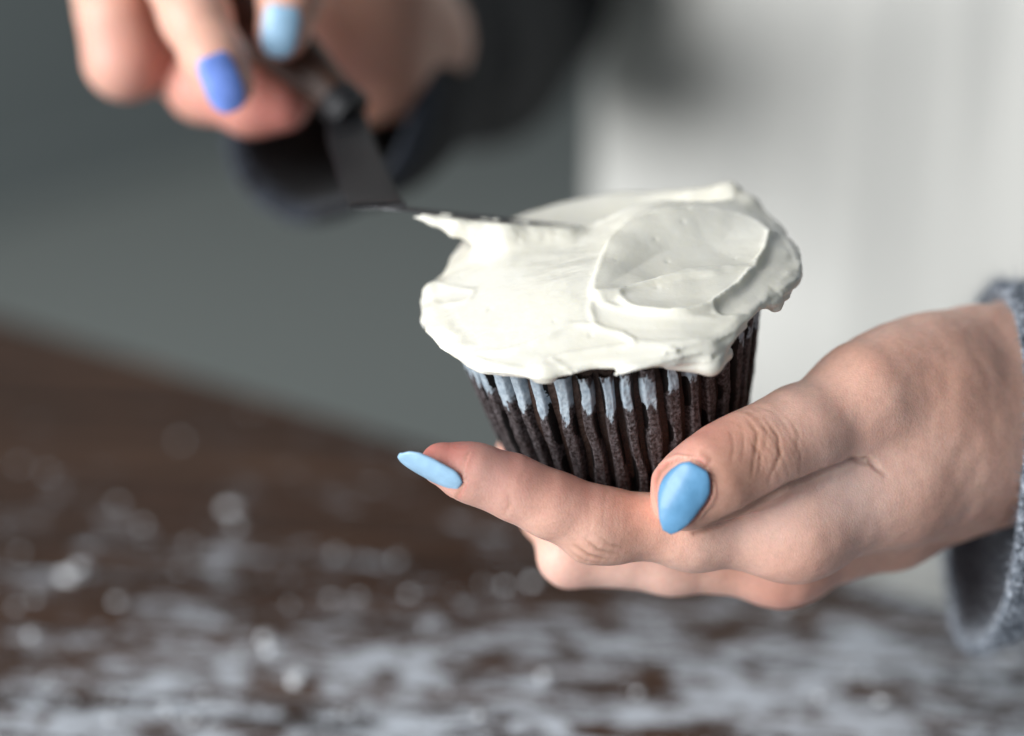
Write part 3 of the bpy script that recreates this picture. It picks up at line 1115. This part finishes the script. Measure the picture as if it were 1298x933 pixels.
# (pixels along the crease, depth mm, width px, farthest depth of the skin it lies on)
LINES = [
    ([(880, 676), (912, 664), (955, 641), (1000, 616), (1040, 600), (1082, 583), (1104, 588), (1122, 602)], .95, 3.2, .42),
    ([(1082, 583), (1100, 582), (1112, 590)], .8, 2.6, .42),
    ([(948, 532), (960, 548), (957, 572), (953, 602)], .30, 1.9, .40),
    ([(960, 527), (972, 546), (969, 570)], .18, 1.6, .40),
    ([(970, 530), (986, 552), (989, 576), (973, 612)], .28, 1.8, .40),
    ([(938, 536), (943, 560), (940, 585)], .14, 1.6, .40),
    ([(925, 545), (930, 565), (926, 590)], .14, 1.6, .40),
    ([(952, 560), (964, 575), (962, 600)], .2, 1.6, .40),
    ([(1003, 530), (1012, 552), (1008, 575)], .10, 2.2, .40),
    ([(726, 690), (746, 704), (772, 710)], .28, 2.0, .405),
    ([(742, 684), (758, 697), (786, 703)], .24, 1.8, .405),
    ([(760, 680), (772, 690), (796, 696)], .16, 1.7, .405),
    ([(722, 700), (740, 711), (760, 714)], .18, 1.8, .405),
    ([(640, 652), (646, 640), (645, 625)], .14, 2.0, .40),
]


def line_creases(q):
    uv, dep = to_px(q)
    out = np.zeros(len(q))
    for pts, dp, wd, far in LINES:
        pts = np.array(pts, float)
        lo_, hi_ = pts.min(0) - 12, pts.max(0) + 12
        m = (uv > lo_).all(1) & (uv < hi_).all(1) & (dep < far)
        if not m.any():
            continue
        dm = np.full(m.sum(), 1e9); tt = np.zeros(m.sum())
        n_ = len(pts) - 1
        for k in range(n_):
            ab = pts[k + 1] - pts[k]
            pa = uv[m] - pts[k]
            t = np.clip(pa @ ab / (ab @ ab), 0, 1)
            dd = np.linalg.norm(pa - t[:, None] * ab, axis=1)
            c_ = dd < dm
            dm[c_] = dd[c_]; tt[c_] = (k + t[c_]) / n_
        dm = np.abs(dm + 0.7 * noise(q[m], 500, 88))
        out[m] += dp * 1e-3 * np.exp(-(dm / wd) ** 2) * np.sqrt(np.clip(np.sin(np.clip(tt, 0.03, 0.97) * np.pi), 0, 1))
    return out


def hand_detail(q):
    """depth below the smooth skin: creases, soft unevenness, nail folds"""
    dd = 0.22 * creases(q, CREASE) + 0.9 * line_creases(q)
    dd = dd + 0.00025 * noise(q, 70, 90) + 0.00012 * noise(q, 260, 91)
    for N in NAILS:
        if N['hand'] != 'left':
            continue
        u, v, e1, nr = nail_effect(q, N)
        back = (1 - sstep(0.1, 0.7, u)) * nr
        fold = np.exp(-((e1 - 0.15) / 0.11) ** 2) * back
        groove = np.exp(-((e1 - 0.02) / 0.05) ** 2) * back
        dd = dd + N['fold'] * (0.00030 * groove - 0.00045 * fold)
    return dd


def subdivide(V, F, levels=1):
    me_ = mesh('tmp', V, F)
    o_ = put('tmp', me_)
    md = o_.modifiers.new('s', 'SUBSURF')
    md.levels = levels
    bpy.context.view_layer.update()
    ev = o_.evaluated_get(bpy.context.evaluated_depsgraph_get())
    m2 = ev.to_mesh()
    n_ = len(m2.vertices)
    co = np.zeros(n_ * 3, np.float32); no = np.zeros(n_ * 3, np.float32)
    m2.vertices.foreach_get('co', co)
    m2.vertices.foreach_get('normal', no)
    fi = np.zeros(len(m2.polygons) * 4, np.int32)
    m2.loops.foreach_get('vertex_index', fi)
    ev.to_mesh_clear()
    bpy.data.objects.remove(o_)
    bpy.data.meshes.remove(me_)
    return co.reshape(-1, 3).astype(float), fi.reshape(-1, 4), no.reshape(-1, 3).astype(float)


def add_nail(hand, f, guess, ln, nm, L, W, rc, tab, mat, lift=0.0003, kl=0.05, label=None, conform=1.0, fold=1.0, auto=False):
    c = project(f, np.array([guess]), 4)[0]
    if auto:
        nm = unit(grad(f, np.array([c]), 1e-3)[0]) * 0.75 + unit(nm) * 0.25
    N = nail_frame(c, ln, nm)
    N.update(L=L, rc=rc, u=np.array([t[0] for t in tab]), wl=np.array([t[1] for t in tab]) * W / 2, wr=np.array([t[2] for t in tab]) * W / 2,
             mat=mat, f=f, conform=conform, fold=fold, lift=lift, kl=kl, hand=hand, label=label)
    N['c'] = c
    NAILS.append(N)


ALM = [(-1, .5, .5), (-.92, .75, .75), (-.7, .95, .95), (-.3, 1, 1), (.1, .98, .98), (.5, .9, .9), (.8, .66, .66), (1, .15, .15)]
# thumb nail: base up right, free tip drawn to a corner at lower left
THN = [(l / 45.0, a / 25.0, b / 25.0) for l, a, b in ((-48, 8, 3), (-45, 16, 8), (-37, 26, 17), (-23, 34, 25), (-10, 38, 26), (0, 37, 24), (10, 33, 23), (24, 23, 20), (35, 15, 15), (41, 9, 11), (45, 3, 6))]
g = P(867, 633, .3785)
lnT = unit(P(846, 672, .386) - P(889, 594, .3835))
add_nail('left', hand_core, g, lnT, unit(CAM - g) * 1.0 - UPV * 0.12 + RIGHT * 0.10, 0.0142, 0.0079, 0.0076, THN, M_BLUE, lift=0.00045, auto=True)
# index nail, on the underside, seen from the side
g = P(542, 599, .383)
lnI = unit(P(503, 578, .3835) - P(574, 618, .3835))
add_nail('left', hand_core, g, lnI, -UPV * 1.0 + unit(CAM - g) * 0.58 - RIGHT * 0.25, 0.0134, 0.0084, 0.0056, ALM, M_PALE, lift=0.0006, kl=0.05, conform=0.0, fold=0.25)


def nail_mesh(N):
    nu_, nv_ = 40, 28
    us = np.linspace(-1, 1, nu_)
    vs = np.linspace(-1, 1, nv_)
    U, Vn = np.meshgrid(us, vs, indexing='ij')
    U = U.ravel(); Vn = Vn.ravel()
    fine = np.linspace(-1.08, 1.02, 211)
    ker = np.hanning(27)
    ker /= ker.sum()
    def soft(w_):
        e_ = np.interp(fine, N['u'], w_)
        return np.interp(us, fine, np.convolve(np.pad(e_, 13, mode='edge'), ker, 'valid'))
    wr = np.repeat(soft(N['wr']), nv_)
    wl = np.repeat(soft(N['wl']), nv_)
    a = -wl
    b = wr
    s_ = a + (b - a) * (Vn * 0.5 + 0.5)
    push = np.zeros(len(U))
    def surf(off, shrink):
        ss = s_ * shrink + 0
        ang = ss / N['rc']
        x = N['c'] + np.outer(U * N['L'] / 2 * (shrink * 0.5 + 0.5), N['l']) + np.outer((N['rc'] + off) * np.sin(ang), N['s'])
        h = N['rc'] * (np.cos(ang) - 1) + off + N['lift'] - N['kl'] * N['L'] * U * U * 0.5 + 0.00006 * noise(x, 500, 61)
        x = x + np.outer(h, N['n'])
        if shrink == 1.0:
            sd = N['f'](x)
            push[:] = N['conform'] * smax(np.zeros(len(x)), 0.00028 + off - sd, 0.0024)
        return x + np.outer(push, N['n'])
    topv = surf(0.00032 * ((1 - Vn ** 6) * (1 - U ** 8)) ** 0.5, 1.0)
    botv = surf(-0.00035 * np.ones_like(U), 0.97)
    n_ = len(topv)
    F_ = grid_faces(nu_, nv_).tolist()
    G_ = [[q + n_ for q in f[::-1]] for f in F_]
    ring_ = [i * nv_ for i in range(nu_)] + [(nu_ - 1) * nv_ + j for j in range(1, nv_)] + [i * nv_ + nv_ - 1 for i in range(nu_ - 2, -1, -1)] + [j for j in range(nv_ - 2, 0, -1)]
    R_ = [[ring_[i], ring_[(i + 1) % len(ring_)], ring_[(i + 1) % len(ring_)] + n_, ring_[i] + n_][::-1] for i in range(len(ring_))]
    return np.concatenate([topv, botv]), F_ + G_ + R_


# right hand (upper left, out of focus)
RI = [J(150, -170, .50, 52), J(205, -70, .475, 46), J(248, 20, .462, 42), J(272, 75, .456, 39), J(288, 108, .453, 33)]
RM = [J(400, -190, .50, 46), J(385, -90, .478, 42), J(368, -10, .468, 38), J(358, 42, .464, 34)]
RT = [J(170, -60, .525, 60), J(205, 60, .508, 50), J(258, 108, .490, 44), J(320, 128, .480, 42), J(358, 132, .478, 35)]
RK = [J(110, -120, .50, 55), J(146, 22, .484, 44), J(160, 74, .486, 50), J(215, 66, .500, 42)]
RPALM = [J(170, -150, .52, 90), J(330, -120, .535, 100), J(450, 10, .54, 85), J(505, 55, .56, 70), J(560, 58, .66, 72)]


def rhand_core(p):
    palm = chain(p, RPALM, 0.02)
    palm = smin(palm, chain(p, [J(420, 60, .53, 60), J(470, 95, .535, 62)], 0.01), 0.012)
    out = palm
    for ch, k in ((RI, 0.008), (RM, 0.008), (RK, 0.004), (RT, 0.008)):
        out = np.minimum(out, smin(palm, chain(p, ch, 0.004), k))
    return out + 0


RN = [(-1, .6, .6), (-.9, .82, .82), (-.6, 1, 1), (.3, 1, 1), (.7, .85, .85), (.92, .55, .55), (1, .3, .3)]
g = P(283, 106, .448)
add_nail('right', rhand_core, g, unit(P(293, 138, .455) - P(268, 74, .452)), unit(CAM - g) + RIGHT * 0.15, 0.0135, 0.0092, 0.0068, RN, M_VIOLET)
g = P(355, 40, .458)
add_nail('right', rhand_core, g, unit(P(350, 76, .466) - P(360, 6, .461)), unit(CAM - g), 0.0122, 0.0092, 0.0070, RN, M_PALE)

lo = P(480, 800, .40); hi = P(1400, 330, .40)
Vl, Fl = surface_nets(hand_core, np.array([P(503, 500, .38)[0] - 0.006, 0.33, 0.795]), np.array([P(1500, 500, .45)[0], 0.50, 0.905]), 0.00085)
Vl = project(hand_core, Vl, 2, 4e-4)
Vl, Fl, Nl = subdivide(Vl, Fl, 1)
Vs = Vl
Vl = Vl - Nl * hand_detail(Vl)[:, None]
Vr2, Fr2 = surface_nets(rhand_core, np.array([P(40, 0, .5)[0] - .02, 0.38, 0.86]), np.array([P(700, 0, .66)[0] + .02, 0.76, 1.02]), 0.0016)
Vr2 = project(rhand_core, Vr2, 2, 5e-4)


# upper arms, shoulders, trunk inside the clothes
TC = np.array([0.245, 0.86, 0.0])


def trunk_f(p):
    M = np.array([1.0, 1.55, 1.0])
    d = cone(p, np.array([TC[0], TC[1], 0.45]), np.array([TC[0], TC[1], 1.05]), 0.150, 0.125, M)
    d = smin(d, cone(p, np.array([TC[0], TC[1], 1.05]), np.array([TC[0], TC[1], 1.30]), 0.125, 0.145, M), 0.05)
    d = smin(d, cone(p, np.array([TC[0] - 0.15, TC[1] + .01, 1.37]), np.array([TC[0] + 0.15, TC[1] + .01, 1.37]), 0.05, 0.05), 0.08)
    d = smin(d, cone(p, np.array([TC[0], TC[1] + .01, 1.38]), np.array([TC[0], TC[1], 1.5]), 0.055, 0.052), 0.05)
    el = P(605, 10, .79)
    d = smin(d, cone(p, np.array([TC[0] - 0.165, TC[1] + .01, 1.33]), el, 0.036, 0.030), 0.02)
    d = smin(d, cone(p, el, P(560, 60, .62), 0.027, 0.021), 0.02)
    el2 = P(1900, 420, .60)
    d = smin(d, cone(p, np.array([TC[0] + 0.165, TC[1] + .01, 1.33]), el2, 0.036, 0.032), 0.02)
    d = smin(d, cone(p, el2, P(1600, 475, .505), 0.031, 0.024), 0.02)
    return d


Vt, Ft = surface_nets(trunk_f, np.array([-0.08, 0.38, 0.30]), np.array([0.56, 1.04, 1.5]), 0.008)
Vt = project(trunk_f, Vt, 1, 2e-3)

person = root('person', (TC[0], TC[1], 0), 'person in grey marl knitwear and pale apron with blue nails, frosting a cupcake', 'person')
PL = np.array(person.location)


def blob(V, c, r, pw=2.0):
    d2 = ((V - c) ** 2).sum(1)
    return np.exp(-(d2 / r ** 2) ** (pw / 2))


red = np.zeros(len(Vl)); tan_shade = np.zeros(len(Vl)); pale = np.zeros(len(Vl))
for (px, py, d, r, a) in ((540, 568, .384, .0065, .95), (575, 568, .385, .009, .9), (640, 585, .387, .009, .7), (700, 612, .388, .007, .45), (745, 628, .388, .006, .35), (885, 560, .386, .009, .55),
                          (840, 610, .384, .006, .5), (640, 655, .387, .006, .2), (1085, 585, .402, .004, .5), (990, 700, .40, .007, .35), (1120, 590, .404, .006, .2), (700, 740, .415, .008, .2), (990, 760, .415, .01, .35), (655, 565, .436, .01, .3)):
    red = np.maximum(red, a * blob(Vl, P(px, py, d), r))
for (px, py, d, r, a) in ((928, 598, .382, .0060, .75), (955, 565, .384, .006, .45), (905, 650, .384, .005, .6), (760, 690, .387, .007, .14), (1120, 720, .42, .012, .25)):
    tan_shade = np.maximum(tan_shade, a * blob(Vl, P(px, py, d), r))
for (px, py, d, r, a) in ((1050, 612, .398, .011, .85), (985, 630, .395, .009, .8), (930, 648, .392, .007, .6), (1000, 600, .395, .006, .5), (1010, 500, .392, .009, .25), (620, 600, .384, .006, .2), (800, 745, .41, .014, .35), (700, 720, .41, .01, .3)):  # thumb web painted lighter, as skin that catches the light
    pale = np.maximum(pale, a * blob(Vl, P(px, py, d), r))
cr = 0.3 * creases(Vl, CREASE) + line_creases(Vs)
tan_shade = np.clip(tan_shade + np.clip(cr / 0.0003, 0, 1) * 0.55, 0, 1)
for N in NAILS:
    if N['hand'] == 'left':
        u, v, e1, nr = nail_effect(Vl, N)
        rg = np.exp(-((e1 - 0.10) / 0.10) ** 2) * nr * (1 - sstep(0.3, 0.9, u))
        red = np.maximum(red, rg * 0.8)
        tan_shade = np.maximum(tan_shade, np.exp(-((e1 - 0.03) / 0.05) ** 2) * nr * 0.7 * (1 - sstep(0.3, 0.9, u)))
red2 = np.zeros(len(Vr2)); palm_shade = np.zeros(len(Vr2))
for (px, py, d, r, a) in ((350, 150, .472, .016, .9), (270, 140, .475, .014, .75), (215, 90, .48, .016, .6), (155, 65, .48, .009, .5), (430, 95, .52, .013, .5)):
    red2 = np.maximum(red2, a * blob(Vr2, P(px, py, d), r))
palm_shade = np.maximum(palm_shade, 0.6 * sstep(P(395, 0, .52)[0], P(440, 0, .52)[0], Vr2[:, 0]) * (1 - red2))  # upper palm darkened: the shade on it is painted into the skin
n1, n2 = len(Vl), len(Vr2)
Vb = np.concatenate([Vl, Vr2, Vt])
Fb = np.concatenate([Fl, Fr2 + n1, Ft + n1 + n2])
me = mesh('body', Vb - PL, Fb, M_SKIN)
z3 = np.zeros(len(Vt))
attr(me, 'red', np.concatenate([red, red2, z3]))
attr(me, 'tan_shade', np.concatenate([tan_shade, palm_shade, z3]))
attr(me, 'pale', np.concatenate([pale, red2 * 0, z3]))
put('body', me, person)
for N in NAILS:
    v_, f_ = nail_mesh(N)
    child('fingernail', v_, f_, N['mat'], person)


# ------------------------------------------------------------------ clothes
def tube(name, path, mat, stitch=0.0026, knit=0.00055, thick=0.0022, parent=None, seg=420, res=0.0007, rim=True, fold=0.0, fuzz=0):
    """path: list of (centre, half axis A vec, half axis B vec); knitted outer surface and plain inner surface"""
    path = [(np.asarray(a, float), np.asarray(b, float), np.asarray(c_, float)) for a, b, c_ in path]
    n = len(path)
    L = [0]
    for k in range(1, n):
        L.append(L[-1] + np.linalg.norm(path[k][0] - path[k - 1][0]))
    L = np.array(L)
    m = max(8, int(L[-1] / res))
    s_ = np.linspace(0, L[-1], m)
    def ip(j):
        A = np.stack([q[j] for q in path])
        return np.stack([np.interp(s_, L, A[:, c2]) for c2 in range(3)], 1)
    C_, A_, B_ = ip(0), ip(1), ip(2)
    fi = np.linspace(0, 2 * np.pi, seg, endpoint=False)
    Sg, Fi = np.meshgrid(np.arange(m), fi, indexing='ij')
    Sg = Sg.ravel(); Fi = Fi.ravel()
    cen = C_[Sg]
    sq = (np.abs(np.cos(Fi)) ** 2.35 + np.abs(np.sin(Fi)) ** 2.35) ** (-1 / 2.35)
    rv = (A_[Sg] * np.cos(Fi)[:, None] + B_[Sg] * np.sin(Fi)[:, None]) * sq[:, None]
    rl = np.linalg.norm(rv, axis=1)
    nrm_ = rv / rl[:, None]
    sl = s_[Sg]
    circ = 2 * np.pi * np.mean(np.linalg.norm(path[0][1]) + np.linalg.norm(path[0][2])) / 2
    ns = max(12, round(circ / stitch))
    uu = Fi / (2 * np.pi) * ns
    vv_ = sl / (stitch * 0.8)
    fu = uu % 1 - 0.5
    # stocking stitch: two slanted ovals per stitch
    vsh = vv_ + np.abs(fu) * 1.3
    fv = vsh % 1 - 0.5
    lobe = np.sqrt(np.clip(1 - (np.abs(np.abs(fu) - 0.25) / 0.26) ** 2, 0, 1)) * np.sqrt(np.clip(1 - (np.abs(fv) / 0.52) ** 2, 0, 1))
    folds = fold * noise(np.stack([np.cos(Fi) * 1.2, np.sin(Fi) * 1.2, sl * 22], 1), 1.0, 77)
    endr = np.sqrt(np.clip(1 - ((np.clip(0.0022 - sl, 0, 1)) / 0.0022) ** 2, 0, 1)) if rim else 1
    off = knit * (lobe - 0.5) + folds + 0.0008 * noise(cen + rv, 150, 78)
    Vo = cen + rv + nrm_ * (off + thick * 0.5 * endr)[:, None]
    Vi = cen + rv + nrm_ * (folds - thick * 0.5 * endr + 0.4 * knit * (lobe - .5))[:, None]
    Fo = grid_faces(m, seg, wrap_v=True)
    nn = len(Vo)
    a = np.arange(seg); b = np.roll(a, -1)
    Fe = np.stack([a, b, b + nn, a + nn], 1)
    a2 = a + (m - 1) * seg; b2 = b + (m - 1) * seg
    Fe2 = np.stack([b2, a2, a2 + nn, b2 + nn], 1)
    F_ = np.concatenate([Fo[:, ::-1], Fo + nn, Fe[:, ::-1], Fe2[:, ::-1]])
    V_ = np.concatenate([Vo, Vi])
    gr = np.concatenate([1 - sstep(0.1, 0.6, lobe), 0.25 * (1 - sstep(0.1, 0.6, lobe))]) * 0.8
    rimv = np.tile(1 - sstep(0.004, 0.009, sl), 2)
    if fuzz:
        # loose wool hairs standing off the knit
        r_ = np.random.RandomState(fuzz)
        lim = int(0.035 / res) * seg
        k_ = r_.randint(0, lim, fuzz)
        k_[: fuzz // 3] = r_.randint(0, 8 * seg, fuzz // 3)
        ins_ = r_.rand(fuzz) < 0.3
        b_ = np.where(ins_[:, None], Vi[k_], Vo[k_])
        n_ = np.where(ins_[:, None], -nrm_[k_], nrm_[k_])
        dr = n_ + 0.8 * r_.normal(size=(fuzz, 3))
        dr /= np.linalg.norm(dr, axis=1)[:, None]
        cu = r_.normal(size=(fuzz, 3)) * 0.5
        ln_ = r_.uniform(0.0012, 0.0036, fuzz)[:, None]
        sd_ = np.cross(dr, r_.normal(size=(fuzz, 3)))
        sd_ /= np.linalg.norm(sd_, axis=1)[:, None]
        rows_ = []
        for t in (0, .33, .66, 1):
            c_ = b_ + dr * ln_ * t + cu * ln_ * t * t
            rows_ += [c_ - sd_ * 0.00007 * (1.1 - t), c_ + sd_ * 0.00007 * (1.1 - t)]
        hv = np.stack(rows_, 1).reshape(-1, 3)
        base_ = len(V_) + np.arange(fuzz)[:, None] * 8
        hf = np.concatenate([base_ + np.array([q, q + 1, q + 3, q + 2]) for q in (0, 2, 4)])
        V_ = np.concatenate([V_, hv])
        F_ = np.concatenate([F_, hf])
        gr = np.concatenate([gr, np.zeros(len(hv))])
        rimv = np.concatenate([rimv, np.ones(len(hv))])
    me_ = mesh(name, V_ - np.array(parent.location), F_, mat)
    attr(me_, 'groove', gr)
    attr(me_, 'rim', rimv)
    return put(name, me_, parent)


def upper_arm(el, sh, A, B):
    """rings from the elbow up to the shoulder"""
    out = [(el - np.array([0, 0, 0.004]), A * 0.95, B * 0.75 + np.array([0, 0, -0.035]))]
    for t in (0.2, 0.5, 0.85, 1.02):
        out.append((el + (sh - el) * t, A * (0.95 + 0.25 * t), B * (0.95 + 0.25 * t)))
    return out


# cuff round the near wrist: opening is an upright loop, slack at the bottom
def ringpath(lst):
    out = []
    for (cx, cy, d, ax, ay, ad, bx, by, bd) in lst:
        c0 = P(cx, cy, d)
        out.append((c0, P(cx + ax, cy + ay, d + ad) - c0, P(cx + bx, cy + by, d + bd) - c0))
    return out


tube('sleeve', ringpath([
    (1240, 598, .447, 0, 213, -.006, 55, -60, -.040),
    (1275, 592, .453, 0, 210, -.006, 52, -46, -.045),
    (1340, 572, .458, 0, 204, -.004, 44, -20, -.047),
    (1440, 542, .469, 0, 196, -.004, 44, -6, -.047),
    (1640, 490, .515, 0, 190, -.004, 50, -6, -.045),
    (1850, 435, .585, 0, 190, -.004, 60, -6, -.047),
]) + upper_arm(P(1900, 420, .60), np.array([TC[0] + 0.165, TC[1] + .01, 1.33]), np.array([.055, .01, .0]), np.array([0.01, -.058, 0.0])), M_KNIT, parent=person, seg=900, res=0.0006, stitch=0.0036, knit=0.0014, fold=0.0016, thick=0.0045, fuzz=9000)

tube('sleeve', ringpath([
    (412, 118, .540, -116, 20, .006, -8, 158, -.010),
    (470, 95, .565, -118, 10, 0, 0, 140, -.004),
    (530, 62, .61, -110, 0, 0, 0, 116, 0),
    (580, 45, .69, -104, 0, 0, 0, 124, 0),
    (600, 25, .765, -118, 0, 0, 0, 156, 0),
]) + upper_arm(P(605, 10, .79), np.array([TC[0] - 0.165, TC[1] + .01, 1.33]), np.array([-.052, 0, 0]), np.array([0, .060, 0])),
    M_SLEEVE, parent=person, seg=260, res=0.0022, stitch=0.0035, knit=0.0010, fold=0.003, thick=0.005)


# sweater body and apron
def shell(name, f, off, a0, a1, z0, z1, na, nz, mat, thick, folds):
    an = np.radians(np.linspace(a0, a1, na))
    zs = np.linspace(z0, z1, nz)
    A_, Z_ = np.meshgrid(an, zs, indexing='ij')
    A_ = A_.ravel(); Z_ = Z_.ravel()
    dirs = np.stack([np.cos(A_), np.sin(A_), 0 * A_], 1)
    r_ = f(A_, Z_)
    fo = folds * fbm(np.stack([np.cos(A_) * 2.0, np.sin(A_) * 2.0, Z_ * 1.6], 1), 1.7, 3, 55)
    o1 = np.array([TC[0], TC[1], 0]) + dirs * (r_ + off + fo)[:, None] + np.stack([0 * Z_, 0 * Z_, Z_], 1)
    o2 = o1 - dirs * thick
    nn = len(o1)
    F_ = grid_faces(na, nz)
    e = []
    ring_ = [i * nz for i in range(na)] + [(na - 1) * nz + j for j in range(1, nz)] + [i * nz + nz - 1 for i in range(na - 2, -1, -1)] + [j for j in range(nz - 2, 0, -1)]
    ra = np.array(ring_); rb = np.roll(ra, -1)
    F_ = np.concatenate([F_, F_[:, ::-1] + nn, np.stack([rb, ra, ra + nn, rb + nn], 1)])
    me_ = mesh(name, np.concatenate([o1, o2]) - PL, F_, mat)
    attr(me_, 'groove', np.zeros(2 * nn))
    return put(name, me_, person)


def torso_r(A_, Z_):
    a = np.interp(Z_, [0.3, 0.9, 1.05, 1.3, 1.42], [0.165, 0.160, 0.148, 0.160, 0.12])
    b = np.interp(Z_, [0.3, 0.9, 1.05, 1.3, 1.42], [0.115, 0.110, 0.100, 0.112, 0.08])
    return a * b / np.sqrt((b * np.cos(A_)) ** 2 + (a * np.sin(A_)) ** 2)


shell('sweater', torso_r, 0.008, 0, 360, 0.62, 1.42, 120, 80, M_KNIT_IN, 0.004, 0.006)


def apron_r(A_, Z_):
    return torso_r(A_, Z_) + 0.02 + 0.016 * sstep(-140, -185, np.degrees(A_)) + 0.03 * sstep(-40, 5, np.degrees(A_))


shell('apron', apron_r, 0.012, -188, 8, 0.28, 1.36, 220, 140, M_APRON, 0.0015, 0.006)

# ------------------------------------------------------------------ palette knife
knife = root('offset_spatula', P(430, 140, .47), 'dark offset icing spatula with wooden handle, held in the upper hand', 'spatula')


def bar(pts, sec, nu_=24):
    """sweep; pts: list of (centre, side vec, up vec) half extents; superellipse section"""
    V_ = []
    t = np.linspace(0, 2 * np.pi, nu_, endpoint=False)
    c_, s_ = np.cos(t), np.sin(t)
    x_ = np.sign(c_) * np.abs(c_) ** sec
    y_ = np.sign(s_) * np.abs(s_) ** sec
    for cc, a, b in pts:
        V_.append(np.asarray(cc) + np.outer(x_, a) + np.outer(y_, b))
    V_ = np.concatenate(V_)
    n = len(pts)
    F_ = grid_faces(n, nu_, wrap_v=True).tolist()
    F_ = [f[::-1] for f in F_]
    F_.append(list(range(nu_)))
    F_.append([(n - 1) * nu_ + i for i in range(nu_)][::-1])
    return V_, F_


def resample(pts, n):
    pts = [tuple(np.asarray(q, float) for q in p_) for p_ in pts]
    L = np.cumsum([0] + [np.linalg.norm(pts[i + 1][0] - pts[i][0]) for i in range(len(pts) - 1)])
    s_ = np.linspace(0, L[-1], n)
    out = []
    arr = [np.stack([p_[j] for p_ in pts]) for j in range(3)]
    # catmull-rom through the stations
    for s0 in s_:
        i = min(max(np.searchsorted(L, s0) - 1, 0), len(pts) - 2)
        t = (s0 - L[i]) / (L[i + 1] - L[i])
        r_ = []
        for A in arr:
            p0, p1, p2, p3 = A[max(i - 1, 0)], A[i], A[i + 1], A[min(i + 2, len(pts) - 1)]
            r_.append(0.5 * ((2 * p1) + (-p0 + p2) * t + (2 * p0 - 5 * p1 + 4 * p2 - p3) * t * t + (-p0 + 3 * p1 - 3 * p2 + p3) * t ** 3))
        out.append(tuple(r_))
    return out


H0, H1 = P(240, -60, .487), P(432, 130, .470)
hd = unit(H1 - H0)
hs = unit(np.cross(hd, BACK)); hb = unit(np.cross(hd, hs))
st = []
for t, r1, r2 in ((0, .005, .004), (0.02, .0085, .006), (.15, .0095, .0065), (.45, .0085, .006), (.75, .0066, .0052), (.93, .0052, .0048), (1, .0050, .0046)):
    st.append((H0 + (H1 - H0) * t, hs * r1, hb * r2))
v_, f_ = bar(resample(st, 40), 0.8)
child('handle', v_, f_, M_HANDLE, knife)
FR0 = P(424, 124, .470); FR1 = P(447, 145, .468)
v_, f_ = bar([(FR0, hs * .0052, hb * .0048), (FR0 + (FR1 - FR0) * .12, hs * .0056, hb * .0052), (FR0 + (FR1 - FR0) * .88, hs * .0055, hb * .0052), (FR1, hs * .0050, hb * .0046)], 1.0, 32)
M_DSTEEL = mat_plain('blackened_steel', (0.016, 0.016, 0.018), 0.5, 0.2)
child('ferrule', v_, f_, M_DSTEEL, knife)
# neck steps down, blade runs on over the frosting; its flat is seen from the edge
bd = unit(B1 - B0)
bu = unit(np.cross(bd, BACK))
if bu @ UPV < 0:
    bu = -bu
bw = unit(np.cross(bu, bd))
if bw @ BACK < 0:
    bw = -bw
NK0 = P(440, 148, .469)
NK1 = P(477, 258, .4235)
nkd = unit(NK1 - NK0)
tk = 0.00055
st = [(NK0, RIGHT * .0046, unit(np.cross(RIGHT, nkd)) * tk * 2), (P(444, 175, .458), unit(RIGHT * 1 + UPV * .05) * .0052, unit(np.cross(RIGHT, nkd)) * tk),
      (P(458, 215, .441), unit(RIGHT) * .0056, unit(np.cross(RIGHT, nkd)) * tk), (P(470, 246, .428), unit(RIGHT + BACK * -.1) * .0060, unit(np.cross(RIGHT, nkd)) * tk),
      (P(480, 262, .4180), unit(RIGHT * .9 - BACK * -.3) * .0064, bu * tk * 1.2)]
v_, f_ = bar(resample(st, 30), 0.55, 28)
child('neck', v_, f_, M_DSTEEL, knife)
st = []
b0 = P(478, 262, .4215)
b1 = P(732, 289, .4215)
bdd = unit(b1 - b0)
bw = unit(CAM - (b0 + b1) / 2 - UPV * 0.0)
bw = unit(bw - UPV * 0.035)
bww = unit(bw - bdd * (bw @ bdd))
bn_ = unit(np.cross(bdd, bww))
for t, wd in ((0, .0060), (.08, .0085), (.25, .0095), (.7, .0100), (.9, .0092), (.97, .0065), (1, .0030)):
    st.append((b0 + (b1 - b0) * t, bww * wd, bn_ * tk * .45))
v_, f_ = bar(resample(st, 50), 0.6, 28)
child('blade', v_, f_, M_STEEL, knife)
